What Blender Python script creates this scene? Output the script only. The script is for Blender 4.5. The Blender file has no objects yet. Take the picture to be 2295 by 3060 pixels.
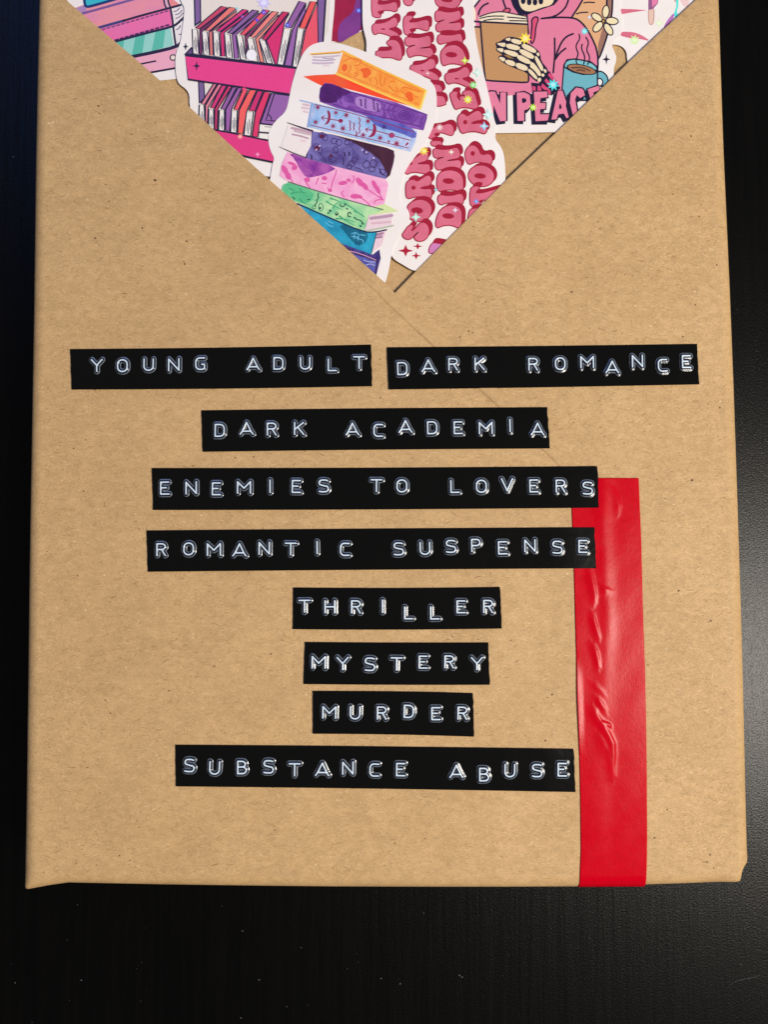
import bpy, math, random
import numpy as np
from mathutils import Vector
from mathutils.geometry import tessellate_polygon

random.seed(7)
sc = bpy.context.scene
COL = sc.collection

# ------------------------------------------------------------------ camera
FPX, CX, CY = 2300.0, 1147.5, 1530.0          # focal length and centre in photo pixels
HC = 0.0260                                   # height of the book's own wrapped face (m)
ZR = HC + 0.00140                             # right flap
ZL = HC + 0.00165                             # left flap
DIST = 0.174
TILT = math.radians(3.0)
CAM = Vector((0.0, -DIST * math.sin(TILT), ZL + DIST * math.cos(TILT)))
cam_data = bpy.data.cameras.new("camera")
cam = bpy.data.objects.new("camera", cam_data); COL.objects.link(cam)
cam.location = CAM; cam.rotation_euler = (TILT, 0, 0)
cam_data.sensor_fit = 'HORIZONTAL'; cam_data.sensor_width = 36.0
cam_data.lens = 36.0 * FPX / 2295.0
cam_data.clip_start = 0.005; cam_data.clip_end = 20.0
cam_data.dof.use_dof = True
cam_data.dof.focus_distance = DIST
cam_data.dof.aperture_fstop = 24.0
sc.camera = cam

# ------------------------------------------------------------------ light (evening room: warm lamp right, cool window far up, dim room)
world = bpy.data.worlds.new("World"); sc.world = world; world.use_nodes = True
bg = world.node_tree.nodes["Background"]
bg.inputs[0].default_value = (1.0, 0.95, 0.90, 1); bg.inputs[1].default_value = 0.125

def area(name, loc, target, size, power, color):
    ld = bpy.data.lights.new(name, 'AREA'); ld.shape = 'DISK'; ld.size = size; ld.energy = power; ld.color = color
    o = bpy.data.objects.new(name, ld); COL.objects.link(o); o.location = loc
    o.rotation_euler = (Vector(target) - Vector(loc)).to_track_quat('-Z', 'Y').to_euler()
    return o
area("room_lamp", (0.46, -0.15, 0.76), (0, 0, 0.03), 0.22, 8.9, (1.0, 0.925, 0.82))
area("window_light", (-0.25, 0.75, 0.85), (0, 0, 0.03), 0.55, 1.9, (0.14, 0.32, 1.0))
sc.view_settings.view_transform = 'Standard'; sc.view_settings.look = 'None'
sc.view_settings.exposure = 0.0; sc.view_settings.gamma = 1.0
sc.view_settings.use_curve_mapping = False
sc.render.engine = 'CYCLES'
sc.cycles.use_denoising = True
sc.cycles.max_bounces = 5

# ------------------------------------------------------------------ helpers
CT, ST = math.cos(TILT), math.sin(TILT)
def P(px, py, z):
    """photo pixel -> point at height z in the scene"""
    x, y, w = (px - CX) / FPX, -(py - CY) / FPX, -1.0
    d = (x, y * CT - w * ST, y * ST + w * CT)
    t = (z - CAM.z) / d[2]
    return (CAM.x + d[0] * t, CAM.y + d[1] * t, z)
MPP = DIST / FPX                              # metres per photo pixel on the parcel's face

def lin(c):
    r = []
    for v in c[:3]:
        v = v / 255.0
        r.append(v / 12.92 if v <= 0.04045 else ((v + 0.055) / 1.055) ** 2.4)
    return (r[0], r[1], r[2], 1.0)

def new_mat(name):
    m = bpy.data.materials.new(name); m.use_nodes = True
    nt = m.node_tree; b = nt.nodes["Principled BSDF"]
    return m, nt, b

def N(nt, typ, **kw):
    n = nt.nodes.new(typ)
    for k, v in kw.items():
        setattr(n, k, v)
    return n

_ink = {}
def ink(c):
    """printed vinyl: a flat ink colour with a little print grain"""
    if c in _ink: return _ink[c]
    m, nt, b = new_mat("ink_%d_%d_%d" % c[:3])
    tc = N(nt, 'ShaderNodeTexCoord')
    no = N(nt, 'ShaderNodeTexNoise'); no.inputs['Scale'].default_value = 2600.0; no.inputs['Detail'].default_value = 3
    nt.links.new(tc.outputs['Object'], no.inputs['Vector'])
    mix = N(nt, 'ShaderNodeMix', data_type='RGBA')
    l = lin(c)
    mix.inputs['A'].default_value = (l[0] * 0.88, l[1] * 0.88, l[2] * 0.88, 1)
    mix.inputs['B'].default_value = (min(1, l[0] * 1.07 + .002), min(1, l[1] * 1.07 + .002), min(1, l[2] * 1.07 + .002), 1)
    nt.links.new(no.outputs['Fac'], mix.inputs['Factor'])
    nt.links.new(mix.outputs['Result'], b.inputs['Base Color'])
    b.inputs['Roughness'].default_value = 0.38
    b.inputs['Specular IOR Level'].default_value = 0.35
    _ink[c] = m; return m

_wc = {}
def wash(c1, c2, scale=260.0):
    """watercolour wash: two pigments pooling into each other"""
    k = (c1, c2, scale)
    if k in _wc: return _wc[k]
    m, nt, b = new_mat("wash_%d_%d_%d" % c1)
    tc = N(nt, 'ShaderNodeTexCoord')
    no = N(nt, 'ShaderNodeTexNoise'); no.inputs['Scale'].default_value = scale; no.inputs['Detail'].default_value = 5; no.inputs['Distortion'].default_value = 1.2
    nt.links.new(tc.outputs['Object'], no.inputs['Vector'])
    ra = N(nt, 'ShaderNodeValToRGB')
    ra.color_ramp.elements[0].position = 0.36; ra.color_ramp.elements[0].color = lin(c1)
    ra.color_ramp.elements[1].position = 0.64; ra.color_ramp.elements[1].color = lin(c2)
    nt.links.new(no.outputs['Fac'], ra.inputs[0]); nt.links.new(ra.outputs[0], b.inputs['Base Color'])
    b.inputs['Roughness'].default_value = 0.38; b.inputs['Specular IOR Level'].default_value = 0.35
    _wc[k] = m; return m

_foil = {}
def foil(c):
    """holographic foil speck"""
    if c in _foil: return _foil[c]
    m, nt, b = new_mat("foil_%d_%d_%d" % c[:3])
    tc = N(nt, 'ShaderNodeTexCoord')
    vo = N(nt, 'ShaderNodeTexVoronoi'); vo.inputs['Scale'].default_value = 3500.0
    nt.links.new(tc.outputs['Object'], vo.inputs['Vector'])
    hs = N(nt, 'ShaderNodeHueSaturation'); hs.inputs['Color'].default_value = lin(c)
    mr = N(nt, 'ShaderNodeMapRange'); mr.inputs['To Min'].default_value = 0.46; mr.inputs['To Max'].default_value = 0.54
    nt.links.new(vo.outputs['Color'], mr.inputs['Value']); nt.links.new(mr.outputs[0], hs.inputs['Hue'])
    nt.links.new(hs.outputs[0], b.inputs['Base Color'])  # foil's coloured reflection painted in as a fixed base colour
    b.inputs['Roughness'].default_value = 0.25
    _foil[c] = m; return m

def tag(o, label=None, cat=None, group=None, kind=None):
    if label: o['label'] = label
    if cat: o['category'] = cat
    if group: o['group'] = group
    if kind: o['kind'] = kind
    return o

def empty(name, loc, label, cat, group=None):
    o = bpy.data.objects.new(name, None); COL.objects.link(o); o.location = loc
    o.empty_display_size = 0.01
    return tag(o, label, cat, group)

def world_loc(o):
    l = Vector((0, 0, 0))
    while o is not None:
        l += o.location; o = o.parent
    return l

def mesh_obj(name, verts, faces, mats, fmat=None, parent=None, smooth=None):
    off = world_loc(parent) if parent else Vector((0, 0, 0))
    me = bpy.data.meshes.new(name)
    me.from_pydata([(v[0] - off.x, v[1] - off.y, v[2] - off.z) for v in verts], [], faces)
    for m in mats: me.materials.append(m)
    if fmat: me.polygons.foreach_set('material_index', fmat)
    if smooth is True: me.polygons.foreach_set('use_smooth', [True] * len(faces))
    elif smooth: me.polygons.foreach_set('use_smooth', smooth)
    me.update()
    o = bpy.data.objects.new(name, me); COL.objects.link(o)
    if parent: o.parent = parent
    return o

def chaikin(pts, n=2, closed=True):
    for _ in range(n):
        out = []; m = len(pts)
        rng = range(m) if closed else range(m - 1)
        if not closed: out.append(pts[0])
        for i in rng:
            a, b = pts[i], pts[(i + 1) % m]
            out.append((a[0] * .75 + b[0] * .25, a[1] * .75 + b[1] * .25))
            out.append((a[0] * .25 + b[0] * .75, a[1] * .25 + b[1] * .75))
        if not closed: out.append(pts[-1])
        pts = out
    return pts

def inpoly(x, y, poly):
    c = False; j = len(poly) - 1
    for i in range(len(poly)):
        xi, yi = poly[i]; xj, yj = poly[j]
        if (yi > y) != (yj > y) and x < (xj - xi) * (y - yi) / (yj - yi) + xi: c = not c
        j = i
    return c

def crop(ox, oy, s):
    def f(*pts): return [(ox + x * s, oy + y * s) for x, y in pts]
    f.s = s; f.o = (ox, oy)
    return f
S4 = 400 / 1659.0; S6 = 600 / 1659.0
T1 = crop(1080, 0, S4); T2 = crop(1180, 240, S4); T3 = crop(1150, 520, S4)
B1 = crop(540, 0, S4); B2 = crop(560, 230, S4); L1 = crop(190, 0, S4); R1 = crop(1650, 0, S4)
K0 = crop(1350, 0, S4); K1 = crop(1400, 150, S4)
S1 = crop(880, 120, S4); S2 = crop(820, 360, S4); S3 = crop(860, 560, S4)
D1 = crop(980, 0, 200 / 1659.0); C2 = crop(500, 0, S6); C3 = crop(780, 100, S6); C4 = crop(800, 430, S6)

def ell(cx, cy, rx, ry, rot=0, n=20):
    c, s = math.cos(math.radians(rot)), math.sin(math.radians(rot)); r = []
    for i in range(n):
        a = 2 * math.pi * i / n; x, y = rx * math.cos(a), ry * math.sin(a)
        r.append((cx + x * c - y * s, cy + x * s + y * c))
    return r

def star(cx, cy, rx, ry, n=4, inner=0.3, rot=90):
    r = []
    for i in range(2 * n):
        a = math.radians(rot) + math.pi * i / n; k = 1.0 if i % 2 == 0 else inner
        r.append((cx + rx * k * math.cos(a), cy + ry * k * math.sin(a)))
    return r

class Print:
    """ink layers laid one on another on a sticker's face, each a hair above the last"""
    DZ = 4.0e-6
    def __init__(self, root, z): self.root, self.base, self.hist = root, z, []
    def level(self, pts, pad):
        x0, x1 = min(p[0] for p in pts) - pad, max(p[0] for p in pts) + pad
        y0, y1 = min(p[1] for p in pts) - pad, max(p[1] for p in pts) + pad
        z = self.base
        for a0, a1, b0, b1, zz in self.hist:
            if a0 < x1 and x0 < a1 and b0 < y1 and y0 < b1 and zz > z: z = zz
        z += self.DZ; self.hist.append((x0, x1, y0, y1, z)); return z
    def part(self, name, items, label=None):
        V, F, FM, mats = [], [], [], []
        def mi(m):
            if isinstance(m, tuple): m = ink(m)
            if m not in mats: mats.append(m)
            return mats.index(m)
        for it in items:
            k = it[0]; m = mi(it[1])
            self.z = self.level(it[2] if k == 'f' else it[3], 0 if k == 'f' else it[2] / 2)
            if k == 'f':
                pts = it[2]
                if len(it) > 3 and it[3]: pts = chaikin(pts, it[3])
                base = len(V)
                vs = [P(x, y, self.z) for x, y in pts]
                V += vs
                for t in tessellate_polygon([[Vector(v) for v in vs]]):
                    a, b, c = (Vector(vs[i]) for i in t)
                    n = (b - a).cross(c - a).z
                    if abs(n) < 1e-16: continue
                    F.append(tuple(base + i for i in (t if n > 0 else t[::-1]))); FM.append(m)
            else:
                w = it[2]; pts = list(it[3]); closed = len(it) > 4 and it[4] == 'c'
                sm = it[5] if len(it) > 5 else (1 if len(pts) > 2 else 0)
                taper = len(it) > 4 and it[4] == 't'
                if sm: pts = chaikin(pts, sm, closed)
                n = len(pts); Lf, Rt = [], []
                for i in range(n):
                    p0 = pts[i - 1] if (i > 0 or closed) else pts[i]
                    p1 = pts[(i + 1) % n] if (i < n - 1 or closed) else pts[i]
                    dx, dy = p1[0] - p0[0], p1[1] - p0[1]; L = math.hypot(dx, dy) or 1
                    ww = w / 2 * (1 - .8 * i / max(1, n - 1) if taper else 1)
                    nx, ny = -dy / L * ww, dx / L * ww
                    Lf.append((pts[i][0] + nx, pts[i][1] + ny)); Rt.append((pts[i][0] - nx, pts[i][1] - ny))
                base = len(V)
                for a, b in zip(Lf, Rt): V.append(P(a[0], a[1], self.z)); V.append(P(b[0], b[1], self.z))
                for i in range(n if closed else n - 1):
                    j = (i + 1) % n
                    F.append((base + 2 * i, base + 2 * j, base + 2 * j + 1, base + 2 * i + 1)); FM.append(m)
                if not closed:
                    for e, (i, sgn) in enumerate(((0, -1), (n - 1, 1))):
                        if taper and e: continue
                        p = pts[i]; q = pts[1] if i == 0 else pts[n - 2]
                        a0 = math.atan2(p[1] - q[1], p[0] - q[0]); b0 = len(V)
                        for s in range(7):
                            a = a0 - math.pi / 2 + math.pi * s / 6
                            V.append(P(p[0] + w / 2 * math.cos(a), p[1] + w / 2 * math.sin(a), self.z))
                        F.append(tuple(range(b0 + 6, b0 - 1, -1))); FM.append(m)
        o = mesh_obj(name, V, F, mats, FM, self.root)
        if label: o['label'] = label
        return o

# ------------------------------------------------------------------ materials of the place
def kraft_mat(name, seed=0.0):
    m, nt, b = new_mat(name)
    tc = N(nt, 'ShaderNodeTexCoord')
    mp = N(nt, 'ShaderNodeMapping'); mp.inputs['Location'].default_value = (seed, seed * .7, 0)
    nt.links.new(tc.outputs['Object'], mp.inputs['Vector'])
    st = N(nt, 'ShaderNodeMapping'); st.inputs['Scale'].default_value = (0.62, 1, 1)
    nt.links.new(mp.outputs[0], st.inputs['Vector'])
    def noise(src, scale, det, dist=0.0):
        n = N(nt, 'ShaderNodeTexNoise'); n.inputs['Scale'].default_value = scale; n.inputs['Detail'].default_value = det
        n.inputs['Distortion'].default_value = dist; n.inputs['Roughness'].default_value = 0.62
        nt.links.new(src, n.inputs['Vector']); return n
    cloud = noise(mp.outputs[0], 60, 3)
    mid = noise(st.outputs[0], 700, 4, 0.6)
    fine = noise(st.outputs[0], 3000, 3, 0.4)
    def ramp(n, p0, c0, p1, c1):
        r = N(nt, 'ShaderNodeValToRGB'); e = r.color_ramp.elements
        e[0].position, e[0].color, e[1].position, e[1].color = p0, c0, p1, c1
        nt.links.new(n.outputs['Fac'], r.inputs[0]); return r
    base = ramp(cloud, 0.3, lin((195, 161, 115)), 0.7, lin((203, 169, 122)))
    r2 = ramp(mid, 0.30, (0.87, 0.86, 0.84, 1), 0.70, (1.08, 1.08, 1.08, 1))
    r3 = ramp(fine, 0.28, (0.81, 0.79, 0.76, 1), 0.72, (1.12, 1.12, 1.13, 1))
    def mul(a, bb):
        x = N(nt, 'ShaderNodeMix', data_type='RGBA', blend_type='MULTIPLY'); x.inputs['Factor'].default_value = 1
        nt.links.new(a, x.inputs['A']); nt.links.new(bb, x.inputs['B']); return x.outputs['Result']
    c = mul(mul(base.outputs[0], r2.outputs[0]), r3.outputs[0])
    nt.links.new(c, b.inputs['Base Color'])
    b.inputs['Roughness'].default_value = 0.62; b.inputs['Specular IOR Level'].default_value = 0.25
    bm1 = N(nt, 'ShaderNodeBump'); bm1.inputs['Strength'].default_value = 0.35; bm1.inputs['Distance'].default_value = 0.00006
    nt.links.new(fine.outputs['Fac'], bm1.inputs['Height'])
    bm2 = N(nt, 'ShaderNodeBump'); bm2.inputs['Strength'].default_value = 0.5; bm2.inputs['Distance'].default_value = 0.0009
    nt.links.new(cloud.outputs['Fac'], bm2.inputs['Height']); nt.links.new(bm1.outputs[0], bm2.inputs['Normal'])
    big = noise(mp.outputs[0], 16, 2)
    bm3 = N(nt, 'ShaderNodeBump'); bm3.inputs['Strength'].default_value = 0.6; bm3.inputs['Distance'].default_value = 0.004
    nt.links.new(big.outputs['Fac'], bm3.inputs['Height']); nt.links.new(bm2.outputs[0], bm3.inputs['Normal'])
    nt.links.new(bm3.outputs[0], b.inputs['Normal'])
    return m
M_KRAFT_L = kraft_mat("kraft_paper_left", 0.0)
M_KRAFT_R = kraft_mat("kraft_paper_right", 3.1)
M_KRAFT_C = kraft_mat("kraft_paper_inner", 7.7)
def plain(name, c, rough=.6, spec=.3):
    m, nt, b = new_mat(name); b.inputs['Base Color'].default_value = c
    b.inputs['Roughness'].default_value = rough; b.inputs['Specular IOR Level'].default_value = spec
    return m
M_FIB_D = plain("fibre_dark", lin((156, 120, 76)))
M_FIB_DD = plain("fibre_bark", lin((104, 74, 40)))
M_FIB_L = plain("fibre_pale", lin((220, 190, 148)))

def table_mat():
    m, nt, b = new_mat("black_brown_wood_veneer")
    tc = N(nt, 'ShaderNodeTexCoord')
    st = N(nt, 'ShaderNodeMapping'); st.inputs['Scale'].default_value = (1, 0.05, 1)
    nt.links.new(tc.outputs['Object'], st.inputs['Vector'])
    g = N(nt, 'ShaderNodeTexNoise'); g.inputs['Scale'].default_value = 420; g.inputs['Detail'].default_value = 6; g.inputs['Roughness'].default_value = .7
    nt.links.new(st.outputs[0], g.inputs['Vector'])
    p = N(nt, 'ShaderNodeTexNoise'); p.inputs['Scale'].default_value = 2300; p.inputs['Detail'].default_value = 3
    nt.links.new(tc.outputs['Object'], p.inputs['Vector'])
    r = N(nt, 'ShaderNodeValToRGB'); e = r.color_ramp.elements
    e[0].position, e[0].color = 0.40, (0.0003, 0.0003, 0.0004, 1)
    e[1].position, e[1].color = 0.75, (0.0018, 0.0016, 0.0014, 1)
    nt.links.new(g.outputs['Fac'], r.inputs[0]); nt.links.new(r.outputs[0], b.inputs['Base Color'])
    rr = N(nt, 'ShaderNodeMapRange'); rr.inputs['To Min'].default_value = .23; rr.inputs['To Max'].default_value = .37
    nt.links.new(p.outputs['Fac'], rr.inputs['Value']); nt.links.new(rr.outputs[0], b.inputs['Roughness'])
    bm = N(nt, 'ShaderNodeBump'); bm.inputs['Strength'].default_value = .6; bm.inputs['Distance'].default_value = .00009
    nt.links.new(p.outputs['Fac'], bm.inputs['Height'])
    bm2 = N(nt, 'ShaderNodeBump'); bm2.inputs['Strength'].default_value = .5; bm2.inputs['Distance'].default_value = .00022
    nt.links.new(g.outputs['Fac'], bm2.inputs['Height']); nt.links.new(bm.outputs[0], bm2.inputs['Normal'])
    nt.links.new(bm2.outputs[0], b.inputs['Normal'])
    b.inputs['Specular IOR Level'].default_value = 0.18
    return m

# ------------------------------------------------------------------ the table
g = 0.45
tb = mesh_obj("table", [(-g, -g, -.03), (g, -g, -.03), (g, g, -.03), (-g, g, -.03), (-g, -g, 0), (g, -g, 0), (g, g, 0), (-g, g, 0)],
              [(4, 5, 6, 7), (3, 2, 1, 0), (0, 1, 5, 4), (1, 2, 6, 5), (2, 3, 7, 6), (3, 0, 4, 7)], [table_mat()])
tag(tb, "black-brown wood grain table top under the parcel", kind="structure")

# ------------------------------------------------------------------ the parcel
parcel = empty("wrapped_parcel", (0, 0, 0), "book-shaped parcel in brown kraft paper with a V-shaped opening", "parcel")
RAD = 0.0033
LEFT = [(118, -420), (116, -200), (115, -64), (114, 0), (108, 250), (103, 500), (98, 900), (91, 1300), (84, 1700), (79, 2100), (75, 2400), (72, 2560), (71, 2620), (70, 2653)]
EAR = [(74, 2660), (84, 2660), (110, 2655), (150, 2647)]
BOT = [(205, 2640), (300, 2642), (500, 2646), (800, 2650), (1000, 2652), (1300, 2653), (1500, 2653), (1725, 2652), (1815, 2651), (1925, 2649), (2050, 2645), (2150, 2641)]
DENT = [(2198, 2640), (2213, 2637), (2219, 2618), (2222, 2602), (2231, 2587), (2240, 2576), (2241, 2562), (2239, 2540)]
RIGHT = [(2237, 2460), (2235, 2380), (2229, 2100), (2221, 1800), (2211, 1500), (2199, 1150), (2187, 850), (2178, 650), (2169, 450), (2162, 250), (2154, 0), (2151, -64), (2146, -200), (2140, -420)]
VL = [(1815, 1478), (1724, 1391), (1644, 1313), (1541, 1211), (1482, 1157), (1345, 1030), (1180, 877), (1154, 849), (930, 649), (700, 445), (540, 297), (396, 170), (300, 89), (205, 9)]
VR = [(2081, 0), (1944, 125), (1878, 188), (1665, 394), (1513, 539), (1380, 673), (1246, 808), (1180, 876), (1000, 1060)]
OUT = [(p, 'L') for p in LEFT] + [(p, 'LB') for p in EAR] + [(p, 'B') for p in BOT] + [(p, 'RB') for p in DENT] + [(p, 'R') for p in RIGHT]

def rim_points(ztop, inset):
    """outer silhouette and inner (flat) rim of a sheet wrapped over the book at height ztop"""
    zs = ztop - RAD * .55
    xl = P(72, 2600, zs)[0]; yb = P(1100, 2652, zs)[1]; xr = P(2238, 2560, zs)[0]
    o, i = [], []
    for (p, side) in OUT:
        x, y, _ = P(p[0], p[1], zs)
        if 'L' in side: x += inset
        if 'R' in side: x -= inset
        if 'B' in side: y += inset
        o.append((x, y))
        ix, iy = x, y
        if side == 'L': ix, iy = x + RAD, max(y, yb + RAD)
        elif side == 'R': ix, iy = x - RAD, max(y, yb + RAD)
        elif side == 'B': ix, iy = x, y + RAD
        elif side == 'LB': ix, iy = max(x, xl + RAD), yb + RAD
        elif side == 'RB': ix, iy = min(x, xr - RAD), max(y, yb + RAD)
        i.append((ix, iy))
    return o, i

def idx_of(pt): return [p for p, s in OUT].index(pt)

def wrap_sheet(name, ztop, inset, i0, i1, edge_xy, mat, fold=None):
    """sheet of paper: flat top bounded by edge_xy, rounded over the book's edge between outline points i0..i1 and down the sides"""
    o, inn = rim_points(ztop, inset)
    V, F, SM = [], [], []
    prof = [(0, -1)] + [(math.radians(a), 0) for a in (0, 12, 24, 36, 48, 60, 72, 81)]
    rows = []
    for a, flag in prof:
        row = []
        for k in range(i0, i1 + 1):
            f = 1 - math.cos(a)
            x = o[k][0] + (inn[k][0] - o[k][0]) * f; y = o[k][1] + (inn[k][1] - o[k][1]) * f
            z = 0.0004 if flag else ztop - RAD + RAD * math.sin(a)
            row.append(len(V)); V.append((x, y, z))
        rows.append(row)
    top = []
    for k in range(i0, i1 + 1): top.append(len(V)); V.append((inn[k][0], inn[k][1], ztop))
    rows.append(top)
    for r0, r1 in zip(rows[:-1], rows[1:]):
        for k in range(len(r0) - 1):
            F.append((r0[k], r0[k + 1], r1[k + 1], r1[k])); SM.append(True)
    cap = list(top)
    for (x, y) in edge_xy: cap.append(len(V)); V.append((x, y, ztop))
    vs = [Vector((V[c][0], V[c][1], 0)) for c in cap]
    for t in tessellate_polygon([vs]):
        a, b, c = (vs[i] for i in t); n = (b - a).cross(c - a).z
        if abs(n) < 1e-14: continue
        F.append(tuple(cap[i] for i in (t if n > 0 else t[::-1]))); SM.append(False)
    if not edge_xy:                            # the far end of the wrapped book
        F.append((rows[0][0], rows[-1][0], rows[-1][-1], rows[0][-1])); SM.append(False)
    if fold:                                   # rounded fold along the free edge
        pts, rad, band, lift, amt = fold       # pts run along the edge; the sheet lies to their left; amt = how proud the doubled band stands at each point
        n = len(pts); nor = []
        for i in range(n):
            a, b = pts[max(0, i - 1)], pts[min(n - 1, i + 1)]
            dx, dy = b[0] - a[0], b[1] - a[1]; L = math.hypot(dx, dy)
            nor.append((-dy / L, dx / L))
        # profile: (distance from the edge into the sheet, height)
        pr = [(band + .0003, 0.00002), (band, lift * .85), (band - .0003, lift), (.0004, lift)]
        for a in (20, 45, 70, 90, 115, 140, 160, 180):
            ar = math.radians(a); pr.append((.0003 - .0003 * math.sin(ar) if a < 180 else .0003, lift - rad + rad * math.cos(ar)))
        pr.append((.004, lift - 2 * rad))
        rr = []
        for (d, h) in pr:
            r = []
            for (x, y), (nx, ny), q in zip(pts, nor, amt): r.append(len(V)); V.append((x + nx * d, y + ny * d, ztop + h - lift * (1 - q) * (1 if h > 0 else .3)))
            rr.append(r)
        for r0, r1 in zip(rr[:-1], rr[1:]):
            for k in range(n - 1): F.append((r1[k], r1[k + 1], r0[k + 1], r0[k])); SM.append(False)
    return mesh_obj(name, V, F, [mat], None, parcel, SM), [inn[k] for k in range(i0, i1 + 1)]

def xy(pts, z): return [P(a, b, z)[:2] for a, b in pts]
# the inner wrap, whole face
core, _ = wrap_sheet("inner_wrap", HC, 0.0012, 0, len(OUT) - 1, [], M_KRAFT_C)
# right flap
rfold = xy(VR, ZR)
r_i0, r_i1 = idx_of((1300, 2653)), idx_of((2151, -64))
rflap, r_rim = wrap_sheet("right_flap", ZR, 0.0002, r_i0, r_i1, rfold + xy([(1000, 2590)], ZR), M_KRAFT_R, (rfold, .00012, .0018, .00004, [1] * len(rfold)))
# left flap, lying over the right one
lfold = xy(VL, ZL)
l_i0, l_i1 = idx_of((115, -64)), idx_of((1815, 2651))
lflap, l_rim = wrap_sheet("left_flap", ZL, 0.0, l_i0, l_i1, lfold, M_KRAFT_L, (lfold[1:], .00019, .0028, .00026, [.5, .8, 1, 1, 1, .9, .75, .3] + [.12] * 5))

BOLD = [(463, 540, 4.2), (294, 318, 3.2), (296, 340, 2.4), (558, 722, 3.2), (2065, 408, 3), (1708, 873, 3.4), (1430, 838, 2.6), (1452, 903, 2.4), (2068, 1435, 4), (2028, 1765, 3.6), (284, 713, 3.2), (1630, 2212, 3), (1994, 2418, 3), (2122, 2553, 3), (1956, 2502, 3.2), (703, 1368, 2.6), (758, 1365, 2.4), (425, 682, 2.8), (1375, 1008, 2.6), (1650, 2075, 3), (232, 1720, 2.4), (640, 1990, 2.6), (330, 2130, 2.4), (820, 2480, 2.4), (1180, 2520, 2.6)]
def fibres(parent, polys, holes, z, count, specks, seed):
    rnd = random.Random(seed); V, F, FM = [], [], []
    xs = [p[0] for p in polys]; ys = [p[1] for p in polys]
    x0, x1, y0, y1 = min(xs), max(xs), max(-60, min(ys)), max(ys)
    area_n = 0
    def ok(x, y): return inpoly(x, y, polys) and not any(inpoly(x, y, h) for h in holes)
    n = 0
    while n < count:
        x, y = rnd.uniform(x0, x1), rnd.uniform(y0, y1)
        n += 1
        if not ok(x, y): continue
        L = rnd.choice((6, 7, 8, 10, 13, 20)) * rnd.uniform(.7, 1.3); a = rnd.gauss(0, .55); bend = rnd.gauss(0, .45)
        w = rnd.uniform(.7, 1.5); m = 0 if rnd.random() < .58 else 1
        if rnd.random() < .012: m = 2; w *= 1.2
        pts = []; px, py, aa = x, y, a - bend
        for i in range(4):
            pts.append((px, py, aa)); px += L / 3 * math.cos(aa); py += L / 3 * math.sin(aa); aa += bend * .66
        zz = z + rnd.uniform(2e-6, 8e-6); base = len(V)
        for i, (px, py, aa) in enumerate(pts):
            ww = w * (.25, .5, .5, .2)[i]
            V.append(P(px - math.sin(aa) * ww, py + math.cos(aa) * ww, zz)); V.append(P(px + math.sin(aa) * ww, py - math.cos(aa) * ww, zz))
        for i in range(3):
            F.append((base + 2 * i, base + 2 * i + 2, base + 2 * i + 3, base + 2 * i + 1)); FM.append(m)
    n = 0
    while n < specks:
        x, y = rnd.uniform(x0, x1), rnd.uniform(y0, y1); n += 1
        if not ok(x, y): continue
        r = rnd.choice((1.1, 1.4, 1.8, 2.2, 3.0)) * rnd.uniform(.8, 1.2); m = rnd.choice((1, 1, 2, 0)); base = len(V)
        zz = z + rnd.uniform(8e-6, 1.2e-5); a0 = rnd.uniform(0, 3); sx = rnd.uniform(.9, 1.7)
        for i in range(6):
            a = a0 + i * math.pi / 3; V.append(P(x + r * sx * math.cos(a) * rnd.uniform(.7, 1.1), y - r * math.sin(a) * rnd.uniform(.7, 1.1), zz))
        F.append(tuple(range(base, base + 6))); FM.append(m)
    for (x, y, r) in BOLD:
        if not ok(x, y): continue
        base = len(V)
        for i in range(7):
            a = i * 2 * math.pi / 7; V.append(P(x + r * 1.15 * math.cos(a) * rnd.uniform(.8, 1.1), y - r * math.sin(a) * rnd.uniform(.75, 1.05), z + 1.3e-5))
        F.append(tuple(range(base, base + 7))); FM.append(2)
    o = mesh_obj("paper_fibres", V, F, [M_FIB_D, M_FIB_L, M_FIB_DD], FM, parent)
    o['kind'] = 'stuff'
    return o
PL = [(142, -60), (135, 400), (125, 1000), (112, 1700), (106, 2400), (106, 2612), (1812, 2612), (1812, 1500)] + [(x - 8, y + 22) for x, y in VL[1:]]
PR = [(2060, 40)] + [(x + 8, y + 8) for x, y in VR[1:-1]] + [(1200, 880)] + [(x + 6, y - 6) for x, y in VL[:6][::-1]] + [(1818, 2612), (2200, 2600), (2195, 2300), (2180, 1600), (2150, 800), (2120, 0)]
fibres(lflap, PL, [], ZL + 2e-6, 13000, 420, 3)
fibres(rflap, PR, [], ZR + 2e-6, 10500, 320, 4)
fibres(core, [(200, 0), (1160, 860), (2080, 0)], [], HC + 2e-6, 3500, 200, 5)

# ------------------------------------------------------------------ stickers tucked into the opening
WHITE = (240, 234, 232); DARK = (38, 22, 48); NAVY = (30, 24, 52); CREAM = (240, 222, 186)
HOOD = (228, 130, 162); PINKL = (216, 110, 136); MAROON = (164, 24, 52)
def vinyl():
    m, nt, b = new_mat("white_vinyl")
    tc = N(nt, 'ShaderNodeTexCoord')
    no = N(nt, 'ShaderNodeTexNoise'); no.inputs['Scale'].default_value = 90; no.inputs['Detail'].default_value = 3
    nt.links.new(tc.outputs['Object'], no.inputs['Vector'])
    r = N(nt, 'ShaderNodeValToRGB'); e = r.color_ramp.elements
    e[0].position, e[0].color = .3, lin((238, 231, 228)); e[1].position, e[1].color = .7, lin((243, 238, 238))
    nt.links.new(no.outputs['Fac'], r.inputs[0]); nt.links.new(r.outputs[0], b.inputs['Base Color'])
    b.inputs['Roughness'].default_value = .34; b.inputs['Specular IOR Level'].default_value = .28
    return m
M_VINYL = vinyl()
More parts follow.
